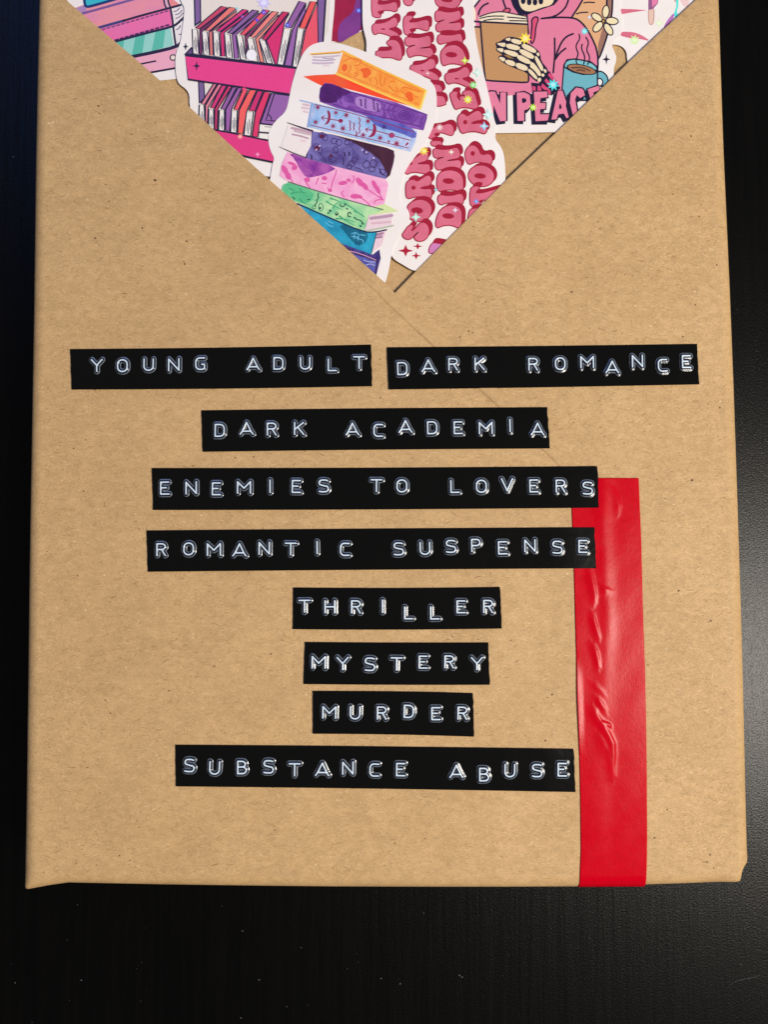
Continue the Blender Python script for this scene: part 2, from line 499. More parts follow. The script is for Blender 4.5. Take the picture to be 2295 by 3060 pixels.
def sticker(z, outline, label, smooth=2, mat=None):
    """white die-cut vinyl, 0.13 mm thick, its top at height z"""
    cx = sum(p[0] for p in outline) / len(outline); cy = sum(p[1] for p in outline) / len(outline)
    root = empty("sticker", P(cx, cy, HC), label, "sticker", "stickers tucked into the opening")
    pts = chaikin(outline, smooth)
    top = [P(x, y, z) for x, y in pts]; n = len(top)
    if sum(top[i][0] * top[(i + 1) % n][1] - top[(i + 1) % n][0] * top[i][1] for i in range(n)) < 0: top = top[::-1]
    V = top + [(x, y, zz - .00013) for x, y, zz in top]
    F = [tuple(t) for t in tessellate_polygon([[Vector(v) for v in top]])]
    G = []
    for t in F:
        a, b, c = (Vector(top[i]) for i in t); nz = (b - a).cross(c - a).z
        if abs(nz) < 1e-16: continue
        G.append(t if nz > 0 else t[::-1])
    G += [tuple(i + n for i in t[::-1]) for t in list(G)]
    for i in range(n): j = (i + 1) % n; G.append((i, i + n, j + n, j))
    mesh_obj("backing", V, G, [mat or M_VINYL], None, root)
    return root, Print(root, z)

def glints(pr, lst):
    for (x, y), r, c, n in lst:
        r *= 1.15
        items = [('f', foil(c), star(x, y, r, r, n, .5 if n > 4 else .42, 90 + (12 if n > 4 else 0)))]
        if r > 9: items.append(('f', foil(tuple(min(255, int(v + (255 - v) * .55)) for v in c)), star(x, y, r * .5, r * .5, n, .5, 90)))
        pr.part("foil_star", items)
def one(f, x, y): return f((x, y))[0]

# 3: dark red and purple sticker, lowest
r3, p3 = sticker(HC + .00020, [(900, -220), (1092, -220), (1095, 85), (1082, 94), (1042, 113), (1012, 129), (960, 124), (900, 110)],
                 "dark red and purple sticker behind the bookcase and the bubble letters", 1)
p3.part("printed_panel", [('f', wash((150, 22, 52), (170, 24, 60), 200), [(900, -220), (1092, -220), (1095, 84), (1040, 112), (1012, 128), (900, 110)]),
                          ('f', wash((122, 52, 132), (134, 62, 142), 150), D1((860, -300), (860, 770), (500, 960), (330, 1075), (230, 1035), (265, 640), (420, 470), (620, 330), (700, 0), (760, -300)), 1)])
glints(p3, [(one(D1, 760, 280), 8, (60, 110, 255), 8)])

# 1: pastel stack, far left
r1, p1 = sticker(HC + .00028, [(185, -200), (560, -200), (575, 0), (575, 234), (528, 237), (469, 243), (440, 247), (300, 160), (170, 30)],
                 "pastel sticker of pink and teal books at the far left of the opening", 0)
def dashes(a, b, n, col, w):
    r = []
    for i in range(n):
        t0, t1 = i / n, (i + .52) / n
        r.append(('l', col, w, [(a[0] + (b[0] - a[0]) * t0, a[1] + (b[1] - a[1]) * t0), (a[0] + (b[0] - a[0]) * t1, a[1] + (b[1] - a[1]) * t1)]))
    return r
p1.part("printed_book", [('f', wash((226, 142, 172), (236, 150, 158), 120), L1((100, 120), (270, 60), (830, -60), (1290, -60), (1440, 65), (1310, 108), (760, 255), (430, 345), (240, 190))),
    ('f', (176, 140, 190), L1((150, 110), (260, 70), (290, 130), (240, 180))),
    ('f', (236, 140, 138), L1((1290, -20), (1440, 62), (1325, 100))),
    ('f', (226, 180, 200), L1((1246, -20), (1285, -20), (1308, 95), (1272, 100))),
    ('l', (120, 84, 150), 7, L1((235, 175), (420, 125), (830, 10), (1000, -40))),
    ('l', DARK, 5, L1((1240, -30), (1250, 60), (1272, 104))), ('l', DARK, 5, L1((1290, -30), (1298, 40), (1325, 100))),
    ('f', (238, 228, 232), L1((1330, 115), (1470, 85), (1492, 120), (1480, 220), (1375, 300)), 1)] +
    [('l', (90, 80, 96), 2.6, L1(a, b, c)) for a, b, c in (((1365, 150), (1400, 145), (1440, 105)), ((1385, 190), (1430, 180), (1470, 135)), ((1390, 235), (1430, 225), (1480, 170)))])
p1.part("printed_book", [('f', (56, 186, 206), L1((245, -60), (275, 85), (300, 92), (580, 18), (680, -60))), ('l', (24, 52, 110), 8, L1((250, -40), (262, 60), (280, 92), (330, 88), (590, 14), (690, -20)))])
p1.part("printed_book", [('f', wash((238, 110, 168), (226, 116, 172), 120), L1((440, 355), (1310, 115), (1352, 325), (620, 520))),
    ('l', (64, 62, 120), 8, L1((430, 352), (760, 260))), ('l', DARK, 6.5, L1((740, 265), (1000, 190), (1310, 108), (1450, 70)))] +
    dashes(one(L1, 480, 375), one(L1, 1320, 135), 14, (128, 70, 120), 4.6) + dashes(one(L1, 640, 505), one(L1, 1330, 308), 11, (86, 34, 84), 5.4))
p1.part("printed_book", [('f', (152, 214, 204), L1((630, 530), (1330, 358), (1365, 570), (850, 702))),
    ('f', (92, 190, 170), L1((640, 528), (752, 505), (735, 612), (700, 590))), ('f', (92, 190, 170), L1((890, 465), (1010, 436), (975, 668), (845, 700))), ('f', (92, 190, 170), L1((1140, 405), (1262, 375), (1232, 602), (1092, 636))),
    ('l', DARK, 7, L1((620, 528), (1000, 425), (1340, 340), (1400, 310), (1490, 225))),
    ('f', (238, 230, 232), L1((1365, 350), (1470, 300), (1455, 500), (1398, 555)), 1),
    ('l', (80, 70, 86), 3, L1((1400, 375), (1430, 360), (1450, 325))), ('l', (80, 70, 86), 3, L1((1430, 435), (1460, 430))),
    ('l', DARK, 6, L1((1325, 112), (1350, 250), (1365, 400), (1392, 580)))])
p1.part("printed_book", [('f', (238, 172, 194), L1((840, 720), (1400, 595), (1420, 850), (1070, 915))),
    ('l', DARK, 10, L1((835, 712), (1120, 655), (1390, 590), (1460, 535))), ('l', DARK, 5, L1((935, 804), (1140, 764)), 'o', 0), ('l', DARK, 6, L1((1065, 908), (1400, 848))),
    ('f', DARK, ell(*one(L1, 1355, 720), 10, 10)), ('f', (244, 226, 214), ell(*one(L1, 1355, 720), 6.4, 6.4))])

# 7: ribbons, far right
r7, p7 = sticker(HC + .00050, [(1760, -200), (2085, -200), (2098, -10), (2000, 240), (1890, 215), (1878, 192), (1874, 178), (1873, 158), (1862, 142), (1844, 135), (1828, 135), (1800, 122), (1770, 60)],
                 "white sticker with loose pink ribbons at the far right of the opening")
RIB = wash((222, 120, 142), (208, 104, 130), 200)
p7.part("printed_ribbon", [('f', RIB, R1((820, 116), (1000, 122), (1180, 134), (1010, 158), (820, 192)))])
p7.part("printed_ribbon", [('f', RIB, R1((840, 402), (990, 400), (1110, 440), (1225, 522), (1080, 488), (950, 480), (830, 445)), 1)])
p7.part("printed_ice_lolly", [('f', (196, 150, 150), R1((1186, 100), (1272, 96), (1264, 290), (1230, 325), (1190, 300)), 1), ('f', (232, 198, 182), R1((1198, 100), (1260, 96), (1252, 286), (1228, 312), (1200, 292)), 1),
    ('f', (150, 92, 140), R1((1192, -80), (1330, -80), (1310, 50), (1250, 120), (1192, 132))), ('f', (232, 132, 176), R1((1232, -80), (1322, -80), (1304, 44), (1240, 100)))])
p7.part("printed_ribbon", [('f', wash((176, 120, 200), (196, 110, 170), 160), R1((1510, 160), (1522, 200), (1440, 330), (1370, 390), (1408, 280)), 1), ('f', (238, 206, 206), R1((1560, -60), (1700, -60), (1690, 110), (1640, 90), (1600, 50)), 1), ('f', (212, 176, 176), R1((1480, -60), (1530, -60), (1540, 40), (1515, 30)))])
p7.part("foil_streak", [('f', foil((90, 232, 226)), R1((1530, -40), (1566, -20), (1562, 90), (1545, 150), (1570, 215), (1530, 245), (1510, 180), (1540, 80)))])
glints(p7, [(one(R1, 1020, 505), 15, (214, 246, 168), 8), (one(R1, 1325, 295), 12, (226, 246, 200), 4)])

# 6: skeleton reading
r6, p6 = sticker(HC + .00066, [(1405, -200), (1850, -200), (1853, -40), (1854, 30), (1859, 48), (1860, 90), (1854, 108), (1836, 124), (1828, 138), (1836, 156), (1842, 170), (1841, 186), (1834, 206), (1834, 232), (1830, 290), (1740, 392), (1663, 396.5), (1560, 398), (1470, 399.5), (1420, 399)],
                 "sticker of a skeleton in a pink hoodie reading beside a blue mug", 1)
lw = 5.4
p6.part("printed_wall", [('f', (228, 176, 132), R1((220, 240), (420, -80), (700, -80), (640, 420), (560, 640), (480, 460), (380, 320))),
    ('l', NAVY, 4, R1((395, 45), (440, 34), (525, 40))), ('l', NAVY, 4, R1((300, 180), (360, 162), (440, 160)))])
p6.part("printed_frame", [('f', (158, 116, 100), R1((680, -80), (752, -80), (738, 200), (690, 430), (600, 690), (562, 740), (570, 560), (612, 400), (690, 190))),
    ('l', NAVY, lw, R1((682, -80), (676, 90))), ('l', NAVY, lw, R1((752, -80), (742, 200), (690, 430), (606, 680), (568, 745)))])
p6.part("printed_hoodie", [('f', HOOD, K0((270, 110), (330, 30), (420, -80), (1660, -80), (1600, 50), (1484, 225), (1570, 250), (1654, 335), (1730, 460), (1796, 610), (1816, 760), (1806, 1000), (1500, 1300), (1380, 1160), (1000, 1160), (620, 1200), (420, 1170), (380, 900))),
    ('l', NAVY, lw, K0((1660, -80), (1600, 50), (1484, 225))), ('l', NAVY, lw, K0((1110, 238), (1280, 215), (1400, 122), (1445, 20), (1460, -80))), ('l', NAVY, lw, K0((1110, 238), (1300, 222), (1484, 226), (1570, 252), (1654, 335), (1730, 460), (1796, 610), (1816, 760), (1806, 900))),
    ('l', NAVY, lw, K0((930, 190), (940, 300), (950, 420))), ('l', NAVY, lw, K0((1275, 482), (1278, 680), (1268, 800), (1258, 905))), ('l', NAVY, lw, K0((1285, 720), (1320, 620), (1360, 530), (1420, 460), (1504, 426))), ('l', NAVY, lw, K0((1285, 740), (1340, 660), (1412, 606))),
    ('f', (44, 28, 50), K0((1268, 660), (1300, 690), (1290, 740), (1272, 800)))])
p6.part("printed_sleeve", [('l', NAVY, lw, K0((275, 100), (330, 30), (400, -60))), ('l', NAVY, lw, K0((330, 190), (345, 130), (390, 75), (450, 48))), ('l', NAVY, lw, K0((620, -60), (640, 30), (670, 110))),
    ('f', NAVY, K0((610, 160), (660, 105), (715, 100), (738, 125), (715, 182), (660, 175)), 1), ('f', (216, 92, 118), K0((630, 156), (670, 120), (708, 116), (720, 130), (702, 165)), 1)])
p6.part("printed_skull", [('f', NAVY, K0((700, -80), (760, 90), (830, 190), (930, 195), (1010, 160), (1270, 70), (1330, 0), (1370, -80))),
    ('f', (242, 222, 186), K0((820, -80), (835, 50), (865, 115), (925, 150), (1010, 145), (1100, 105), (1235, 72), (1268, 10), (1275, -80)), 1)] +
    [('f', NAVY, ell(*one(K0, x, y), 7, 10)) for x, y in ((885, 18), (960, 32), (1032, 34), (1105, 22))] + [('f', NAVY, K0((850, -80), (1150, -80), (1140, 8), (860, 8)))])
p6.part("printed_drawstring", [('f', NAVY, K0((980, 240), (1040, 200), (1090, 230), (1050, 340), (1040, 490), (1000, 565), (965, 530), (985, 330)), 1), ('f', (222, 84, 122), K0((1000, 250), (1040, 220), (1070, 242), (1032, 340), (1022, 490), (996, 540), (984, 510), (1004, 330)), 1)])
p6.part("printed_open_book", [('f', (206, 160, 120), K0((270, 330), (350, 340), (415, 1000), (375, 880))), ('f', (196, 148, 100), K0((350, 288), (938, 312), (950, 1030), (418, 1000))),
    ('f', (242, 228, 202), K0((268, 70), (300, 160), (300, 245), (268, 250))), ('f', (242, 228, 202), K0((330, 215), (480, 168), (620, 152), (760, 178), (920, 212), (938, 305), (350, 282)), 0),
    ('l', NAVY, lw, K0((268, 272), (345, 278), (640, 292), (940, 308))), ('l', NAVY, 3.6, K0((345, 215), (480, 165), (620, 150), (780, 182), (925, 210))), ('l', NAVY, 3.6, K0((350, 235), (480, 206), (645, 208))), ('l', NAVY, 3.6, K0((400, 262), (520, 242), (640, 246))), ('l', NAVY, 3.6, K0((690, 220), (800, 228), (915, 240))), ('l', NAVY, 3.6, K0((715, 264), (935, 268)), 'o', 0),
    ('l', NAVY, lw, K0((268, 340), (345, 342))), ('l', NAVY, 5.2, K0((355, 290), (380, 620), (412, 985), (430, 1005), (700, 1020), (940, 1032), (955, 1000), (950, 900)))])
hand = [[(665, 492), (700, 478), (726, 478), (722, 514), (680, 508)], [(748, 486), (862, 512), (850, 562), (742, 530)], [(876, 560), (935, 562), (1040, 622), (1030, 662), (960, 640), (884, 600)],
    [(560, 546), (620, 540), (666, 542), (654, 590), (600, 574)], [(692, 546), (842, 582), (822, 632), (680, 600)], [(862, 612), (1020, 690), (990, 742), (842, 662)],
    [(556, 612), (600, 606), (640, 612), (630, 656), (590, 640)], [(662, 622), (820, 662), (796, 716), (656, 664)], [(832, 682), (982, 762), (952, 804), (816, 740)],
    [(586, 716), (620, 716), (662, 732), (648, 772), (606, 748)], [(676, 746), (782, 772), (774, 832), (668, 792)], [(808, 782), (942, 832), (920, 888), (800, 842)],
    [(1042, 704), (1076, 740), (1136, 852), (1110, 884), (1062, 800), (1034, 740)], [(988, 782), (1024, 800), (1106, 912), (1080, 950), (1020, 870), (972, 840)], [(958, 862), (1004, 892), (1062, 968), (1040, 988), (950, 896)],
    [(1046, 672), (1076, 656), (1088, 690), (1074, 706)]]
p6.part("printed_hand", [('f', NAVY, K0((535, 540), (600, 522), (655, 480), (720, 455), (880, 495), (1050, 610), (1100, 670), (1105, 760), (1205, 880), (1190, 960), (1100, 1030), (1030, 1010), (930, 905), (770, 850), (640, 790), (570, 725), (590, 695), (640, 690), (540, 630), (560, 596)), 1),
    ('f', (166, 124, 70), K0((640, 686), (700, 690), (775, 740), (700, 725)))] + [('f', CREAM, K0(*[(x + (x - sum(q[0] for q in b) / len(b)) * .14, y + (y - sum(q[1] for q in b) / len(b)) * .14) for x, y in b]), 1) for b in hand] +
    [('f', CREAM, ell(*one(K0, 1158, 886), 4, 6, -20)), ('f', CREAM, ell(*one(K0, 1130, 938), 4.6, 5, 0)), ('f', CREAM, ell(*one(K0, 1086, 996), 5.2, 6.4, 20))])
p6.part("printed_cuff", [('f', NAVY, K0((985, 1030), (1080, 1040), (1210, 885), (1350, 1100), (1240, 1190), (1000, 1130)))] + [('f', (218, 74, 122), K0(*b)) for b in
    ([(1212, 906), (1305, 1010), (1300, 1060), (1192, 940)], [(1168, 976), (1240, 1050), (1225, 1100), (1150, 1010)], [(1122, 1040), (1225, 1130), (1225, 1190), (1108, 1084)], [(1066, 1070), (1092, 1070), (1118, 1130), (1062, 1130)], [(1000, 1072), (1040, 1082), (1040, 1130), (1004, 1124)])])
p6.part("printed_flower", [('f', NAVY, ell(*one(R1, x, y), a + 3.6, b + 3.6, r)) for x, y, a, b, r in ((665, 152, 8.5, 17, 6), (555, 222, 16, 8.5, 32), (568, 340, 17, 9, -48), (698, 370, 18, 8.5, 58), (742, 268, 17, 9, 6))] +
    [('f', (242, 228, 186), ell(*one(R1, x, y), a, b, r)) for x, y, a, b, r in ((665, 152, 8.5, 17, 6), (555, 222, 16, 8.5, 32), (568, 340, 17, 9, -48), (698, 370, 18, 8.5, 58), (742, 268, 17, 9, 6))] +
    [('f', NAVY, ell(*one(R1, 636, 270), 7, 7)), ('f', (196, 156, 80), ell(*one(R1, 636, 270), 3.6, 3.6))])
MUG = (112, 182, 198)
p6.part("printed_mug", [('f', NAVY, R1((555, 880), (625, 884), (692, 945), (706, 1030), (650, 1090), (550, 1075)), 1), ('f', MUG, R1((566, 898), (618, 900), (676, 955), (688, 1025), (640, 1070), (560, 1060)), 1), ('f', NAVY, R1((562, 968), (615, 975), (642, 1025), (618, 1080), (560, 1076)), 1), ('f', WHITE, R1((568, 986), (604, 988), (624, 1026), (604, 1066), (566, 1062)), 1),
    ('f', NAVY, R1((138, 810), (180, 740), (285, 728), (480, 765), (572, 835), (570, 1180), (560, 1260), (150, 1260), (115, 1120))),
    ('f', MUG, R1((152, 850), (250, 905), (380, 938), (500, 930), (552, 900), (552, 1240), (170, 1240), (132, 1100))),
    ('f', (126, 196, 206), R1((156, 812), (192, 758), (290, 746), (470, 782), (548, 840), (545, 880), (440, 830), (300, 800), (200, 815), (168, 850)), 1),
    ('f', NAVY, ell(*one(R1, 366, 866), 46, 14.5, 12)), ('f', (164, 118, 84), ell(*one(R1, 366, 866), 42, 11.5, 12)), ('l', (92, 62, 52), 4, R1((245, 848), (330, 842), (400, 852), (466, 884))), ('l', (92, 62, 52), 4, R1((305, 880), (350, 872), (402, 888)))])
p6.part("printed_steam", [('l', NAVY, 3.8, R1((336, 432), (345, 490), (298, 560), (300, 610), (326, 670), (308, 720), (296, 770), (310, 800))), ('l', NAVY, 3.8, R1((372, 556), (362, 610), (402, 690), (404, 740), (392, 800))), ('l', NAVY, 3.8, R1((420, 470), (456, 530), (424, 630), (464, 700), (462, 760), (440, 805)))])
p6.part("printed_sparkle", [('f', NAVY, star(*one(R1, 672, 742), 12.5, 17, 4, .3))])
def block_letter(poly, hole=None, f=K1):
    it = []
    for k in (3, 2, 1): it.append(('f', NAVY, f(*[(x - 34 * k / 3, y + 36 * k / 3) for x, y in poly])))
    for k in (3, 0): it.append(('l', NAVY, 9.5, f(*[(x - 30 * k / 3, y + 34 * k / 3) for x, y in poly]), 'c', 0))
    it.append(('f', HOOD, f(*poly)))
    if hole: it.append(('f', NAVY, f(*hole), 1))
    return it
for poly, hole in (
    ([(236, 530), (270, 518), (330, 520), (392, 668), (397, 530), (465, 528), (467, 880), (390, 886), (312, 690), (305, 872), (236, 872)], None),
    ([(598, 532), (690, 528), (752, 556), (786, 620), (778, 690), (740, 735), (690, 752), (692, 880), (608, 882)], [(662, 598), (705, 602), (722, 628), (705, 655), (664, 665)]),
    ([(810, 522), (974, 518), (984, 588), (892, 600), (886, 660), (958, 662), (952, 732), (886, 738), (890, 802), (1000, 800), (996, 876), (832, 886)], None),
    ([(1108, 515), (1164, 508), (1272, 822), (1216, 850), (1182, 790), (1112, 802), (1092, 862), (1028, 866)], [(1134, 650), (1162, 730), (1118, 738)]),
    ([(1444, 565), (1382, 600), (1345, 560), (1322, 612), (1350, 790), (1300, 830), (1256, 660), (1268, 540), (1335, 470), (1410, 484), (1446, 530)], None),
    ([(1478, 490), (1612, 448), (1630, 500), (1545, 530), (1560, 580), (1700, 560), (1700, 660), (1520, 640)], None)):
    p6.part("letter", block_letter(poly, hole))
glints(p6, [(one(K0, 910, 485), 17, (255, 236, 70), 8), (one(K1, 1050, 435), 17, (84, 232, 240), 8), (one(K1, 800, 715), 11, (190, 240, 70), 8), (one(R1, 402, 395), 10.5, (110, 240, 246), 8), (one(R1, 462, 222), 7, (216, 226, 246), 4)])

# 2: bookcase
r2, p2 = sticker(HC + .00078, L1((1420, -800), (1430, -40), (1462, 40), (1494, 95), (1497, 150), (1482, 300), (1462, 450), (1440, 560), (1402, 640), (1385, 720), (1385, 850), (1402, 980), (1432, 1050), (1520, 1110), (1562, 1185), (1560, 1300), (1600, 1500)) + [(700, 520), (800, 528), (840, 532), (900, 500), (985, 250), (990, 124), (1002, 0), (1003, -200)],
                 "bookcase sticker with bright pink shelves of leaning books", 1)
WALL = (234, 224, 216)
p2.part("printed_back_wall", [('f', WALL, B1((240, -400), (1880, -400), (1830, 400), (1500, 860), (140, 600), (240, 250))), ('f', WALL, B2((190, 60), (1270, 200), (900, 700), (330, 600), (200, 280)))])
VIO = (130, 96, 154)
p2.part("printed_post", [('f', DARK, B1((150, -400), (246, -400), (256, 280), (168, 340))), ('f', VIO, B1((170, -400), (230, -400), (240, 262), (186, 305)))])
p2.part("printed_post", [('f', DARK, C2((1246, -100), (1322, -100), (1292, 380), (1205, 380))), ('f', VIO, C2((1258, -100), (1306, -100), (1276, 380), (1220, 380)))])
p2.part("printed_post", [('f', DARK, B2((128, 30), (208, 50), (224, 290), (140, 340))), ('f', (124, 96, 148), B2((144, 40), (194, 50), (208, 262), (154, 316)))])
def shelf_book(f, spine, top, side, ct, cs):
    it = [('f', cs, f(*side)), ('l', DARK, 3.4, f(*side), 'c', 0), ('f', ct, f(*top)), ('l', DARK, 3.6, f(*top), 'c', 0), ('f', (240, 236, 230), f(*spine)), ('l', DARK, 3.6, f(*[(x, y) for x, y in spine]), 'c', 0)]
    (ax, ay), (bx, by), (cx, cy), (dx, dy) = spine[:4]
    def q(u, v): return ((ax * (1 - u) + bx * u) * (1 - v) + (dx * (1 - u) + cx * u) * v, (ay * (1 - u) + by * u) * (1 - v) + (dy * (1 - u) + cy * u) * v)
    it += [('l', (146, 140, 148), 2.6, f(q(.30, .45), q(.36, .82))), ('l', (120, 114, 124), 2.6, f(q(.56, .32), q(.58, .92))), ('l', (160, 154, 160), 2.2, f(q(.8, .42), q(.78, .74)))]
    return it
UP = [
 ([(142, 368), (208, 376), (224, 670), (152, 668)], [(180, 355), (236, 366), (580, 102), (500, 86)], [(236, 372), (590, 108), (606, 136), (268, 396), (264, 690), (228, 676)], (204, 70, 96), (122, 46, 86)),
 ([(262, 398), (332, 406), (356, 688), (286, 684)], [(300, 384), (356, 392), (694, 112), (600, 98)], [(352, 408), (694, 138), (684, 196), (392, 394), (402, 694), (360, 692)], (238, 124, 112), (230, 124, 116)),
 ([(402, 404), (472, 410), (490, 704), (414, 700)], [(436, 388), (490, 400), (838, 136), (768, 124)], [(490, 416), (838, 150), (832, 196), (538, 414), (548, 708), (504, 704)], (218, 52, 118), (218, 48, 108)),
 ([(542, 428), (612, 438), (640, 724), (568, 716)], [(580, 414), (636, 426), (968, 142), (888, 132)], [(638, 440), (968, 164), (962, 206), (682, 442), (718, 734), (664, 728)], (144, 98, 158), (162, 102, 174)),
 ([(692, 448), (764, 452), (808, 746), (742, 742)], [(736, 430), (792, 446), (1104, 140), (1028, 128)], [(796, 462), (1098, 176), (1088, 206), (832, 474), (824, 650), (812, 690)], (238, 88, 98), (156, 64, 104)),
 ([(822, 486), (898, 486), (958, 770), (868, 760)], [(862, 460), (916, 472), (1212, 160), (1132, 150)], [(926, 490), (1214, 190), (1204, 236), (966, 504), (1034, 780), (984, 774)], (242, 136, 126), (242, 146, 126)),
 ([(976, 510), (1048, 508), (1134, 794), (1068, 788)], [(1006, 490), (1060, 502), (1344, 162), (1262, 154)], [(1064, 510), (1344, 180), (1282, 300), (1204, 780), (1172, 806)], (208, 48, 94), (220, 48, 110)),
 ([(1276, 360), (1368, 368), (1272, 812), (1196, 798)], [(1296, 342), (1372, 352), (1554, 42), (1468, 24)], [(1388, 370), (1554, 62), (1544, 166), (1444, 360), (1374, 824), (1286, 812)], (154, 98, 164), (158, 104, 174)),
 ([(1446, 366), (1528, 368), (1444, 840), (1386, 832)], [(1470, 350), (1544, 360), (1686, 30), (1606, 28)], [(1544, 390), (1694, 60), (1706, 560), (1470, 800)], (242, 90, 80), (238, 88, 104))]
for sp, tp, sd, ct, cs in UP: p2.part("printed_book", shelf_book(B1, sp, tp, sd, ct, cs))
p2.part("printed_shelf", [('f', DARK, B1((40, 686), (130, 588), (150, 600), (160, 672), (1430, 832), (1440, 860))), ('f', (110, 80, 130), B1((80, 672), (128, 612), (140, 670))),
    ('f', (234, 66, 138), B1((56, 694), (1424, 852), (1352, 1176), (92, 990))), ('l', DARK, 5.4, B1((56, 694), (1424, 852), (1352, 1176), (92, 990)), 'c', 0),
    ('f', DARK, star(*one(B1, 197, 825), 11.5, 15, 4, .32))])
p2.part("printed_sparkle", [('f', NAVY, star(*one(B1, 62, 583), 7.4, 12, 4, .36))])
LO = [
 ([(148, 350), (206, 356), (220, 620), (140, 600)], [(170, 336), (216, 346), (362, 98), (322, 94)], [(224, 360), (380, 100), (424, 108), (258, 382), (248, 580), (222, 560)], (228, 130, 146), (230, 132, 148)),
 ([(266, 406), (324, 408), (330, 660), (264, 610)], [(286, 386), (336, 392), (484, 120), (424, 114)], [(340, 400), (502, 120), (548, 130), (378, 402), (368, 676), (336, 650)], (218, 58, 114), (204, 54, 96)),
 ([(396, 416), (458, 416), (458, 670), (388, 664)], [(416, 400), (472, 406), (608, 140), (558, 134)], [(476, 410), (628, 140), (674, 150), (548, 400), (522, 680), (474, 668)], (154, 98, 164), (160, 98, 168)),
 ([(546, 426), (618, 426), (608, 694), (536, 688)], [(576, 405), (632, 416), (748, 165), (692, 150)], [(640, 420), (772, 165), (854, 176), (738, 420), (690, 708), (624, 702)], (242, 88, 100), (246, 100, 90)),
 ([(732, 440), (818, 440), (782, 734), (702, 724)], [(762, 420), (838, 430), (934, 186), (868, 180)], [(846, 440), (952, 190), (1024, 206), (898, 560), (872, 748), (804, 738)], (208, 48, 110), (228, 54, 100))]
for sp, tp, sd, ct, cs in LO: p2.part("printed_book", shelf_book(B2, sp, tp, sd, ct, cs))
p2.part("printed_book", [('f', (152, 100, 170), B2((905, 575), (1040, 210), (1290, 240), (1240, 420), (1060, 595))), ('l', DARK, 3.6, B2((905, 575), (1040, 210), (1290, 240)), 'o', 0), ('l', DARK, 3.6, B2((1075, 225), (1030, 360), (972, 545), (1090, 552)), 'o', 0), ('l', DARK, 3.2, B2((1000, 470), (1035, 500), (1045, 545))),
    ('f', (242, 238, 232), B2((898, 596), (1050, 612), (1040, 690), (892, 680))), ('l', DARK, 3.8, B2((905, 582), (1050, 600)), 'o', 0), ('f', (242, 238, 232), B2((892, 704), (1040, 716), (1040, 780), (886, 764))), ('l', DARK, 3.8, B2((888, 692), (1050, 704)), 'o', 0), ('l', (170, 160, 170), 3, B2((960, 622), (1040, 628)))])
p2.part("printed_shelf", [('f', (228, 60, 130), B2((150, 640), (560, 700), (1010, 796), (1090, 1010), (1064, 1056), (300, 900))), ('l', DARK, 5, B2((300, 655), (560, 702), (1010, 796)), 'o', 0), ('l', DARK, 5.4, B2((600, 960), (760, 1000), (1064, 1062)), 'o', 0)])
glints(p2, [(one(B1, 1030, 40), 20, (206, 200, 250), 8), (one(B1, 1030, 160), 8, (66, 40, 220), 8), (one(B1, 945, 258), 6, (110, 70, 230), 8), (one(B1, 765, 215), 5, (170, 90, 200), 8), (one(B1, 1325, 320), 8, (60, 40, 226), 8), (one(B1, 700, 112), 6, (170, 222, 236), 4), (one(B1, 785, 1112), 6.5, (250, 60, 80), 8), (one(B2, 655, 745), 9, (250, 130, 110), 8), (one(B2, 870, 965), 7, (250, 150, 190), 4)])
p2.part("foil_dot", [('f', foil((246, 242, 246)), ell(*one(B1, 878, 690), 15.5, 16.5))])

# 5: bubble lettering
r5, p5 = sticker(HC + .00098, [(1083, -200), (1083, 40), (1084, 80), (1090, 104), (1096, 128), (1094, 160), (1110, 300), (1200, 480), (1195, 545), (1190, 600), (1182, 680), (1170, 730), (1167, 752), (1172, 770), (1186, 782), (1206, 793), (1228, 807), (1246, 811), (1300, 805), (1400, 740), (1500, 620), (1511, 545), (1510, 500), (1506, 462), (1496, 438), (1483, 422), (1480, 412), (1482, 392), (1480, 370), (1473, 339), (1456, 265), (1440, 200), (1427, 145), (1418, 90), (1415, 40), (1414, -200)],
                 "white sticker with pink bubble letters running up it sideways")
p5.DZ = 3.0e-6
letters = []
def bub(f, poly, holes=(), shift=(34, -48), col=PINKL): letters.append((f, poly, holes, shift, col))
bub(T1, [(130, -100), (235, -100), (240, -40), (195, 40), (215, 70), (330, 60), (430, 25), (448, 100), (432, 156), (350, 130), (240, 135), (192, 158), (240, 196), (230, 222), (180, 222), (130, 198)])
bub(T1, [(160, 302), (250, 302), (340, 270), (400, 222), (440, 238), (447, 300), (420, 342), (350, 355), (338, 372), (400, 395), (455, 428), (467, 470), (440, 494), (390, 470), (310, 430), (210, 408), (165, 438), (140, 400), (133, 340)], [(270, 368, 28, 10)])
bub(T1, [(185, 640), (290, 640), (370, 632), (388, 592), (332, 562), (312, 530), (360, 502), (430, 508), (468, 545), (492, 610), (502, 690), (490, 750), (440, 742), (380, 716), (290, 716), (215, 716), (178, 690)])
bub(T1, [(520, -60), (600, -80), (612, -10), (638, 20), (620, 66), (580, 78), (528, 50)])
bub(T1, [(528, 230), (560, 204), (625, 202), (638, 228), (588, 268), (600, 290), (680, 285), (780, 255), (832, 262), (838, 330), (826, 388), (780, 380), (700, 350), (600, 362), (598, 388), (648, 430), (600, 444), (545, 432), (528, 380), (522, 300)])
bub(T1, [(543, 490), (580, 468), (680, 485), (780, 465), (832, 448), (856, 480), (862, 540), (850, 578), (780, 592), (700, 606), (780, 608), (852, 598), (886, 640), (892, 690), (870, 718), (800, 705), (720, 685), (640, 697), (600, 718), (580, 690), (563, 620), (600, 595), (690, 560), (630, 566), (570, 578), (543, 540)])
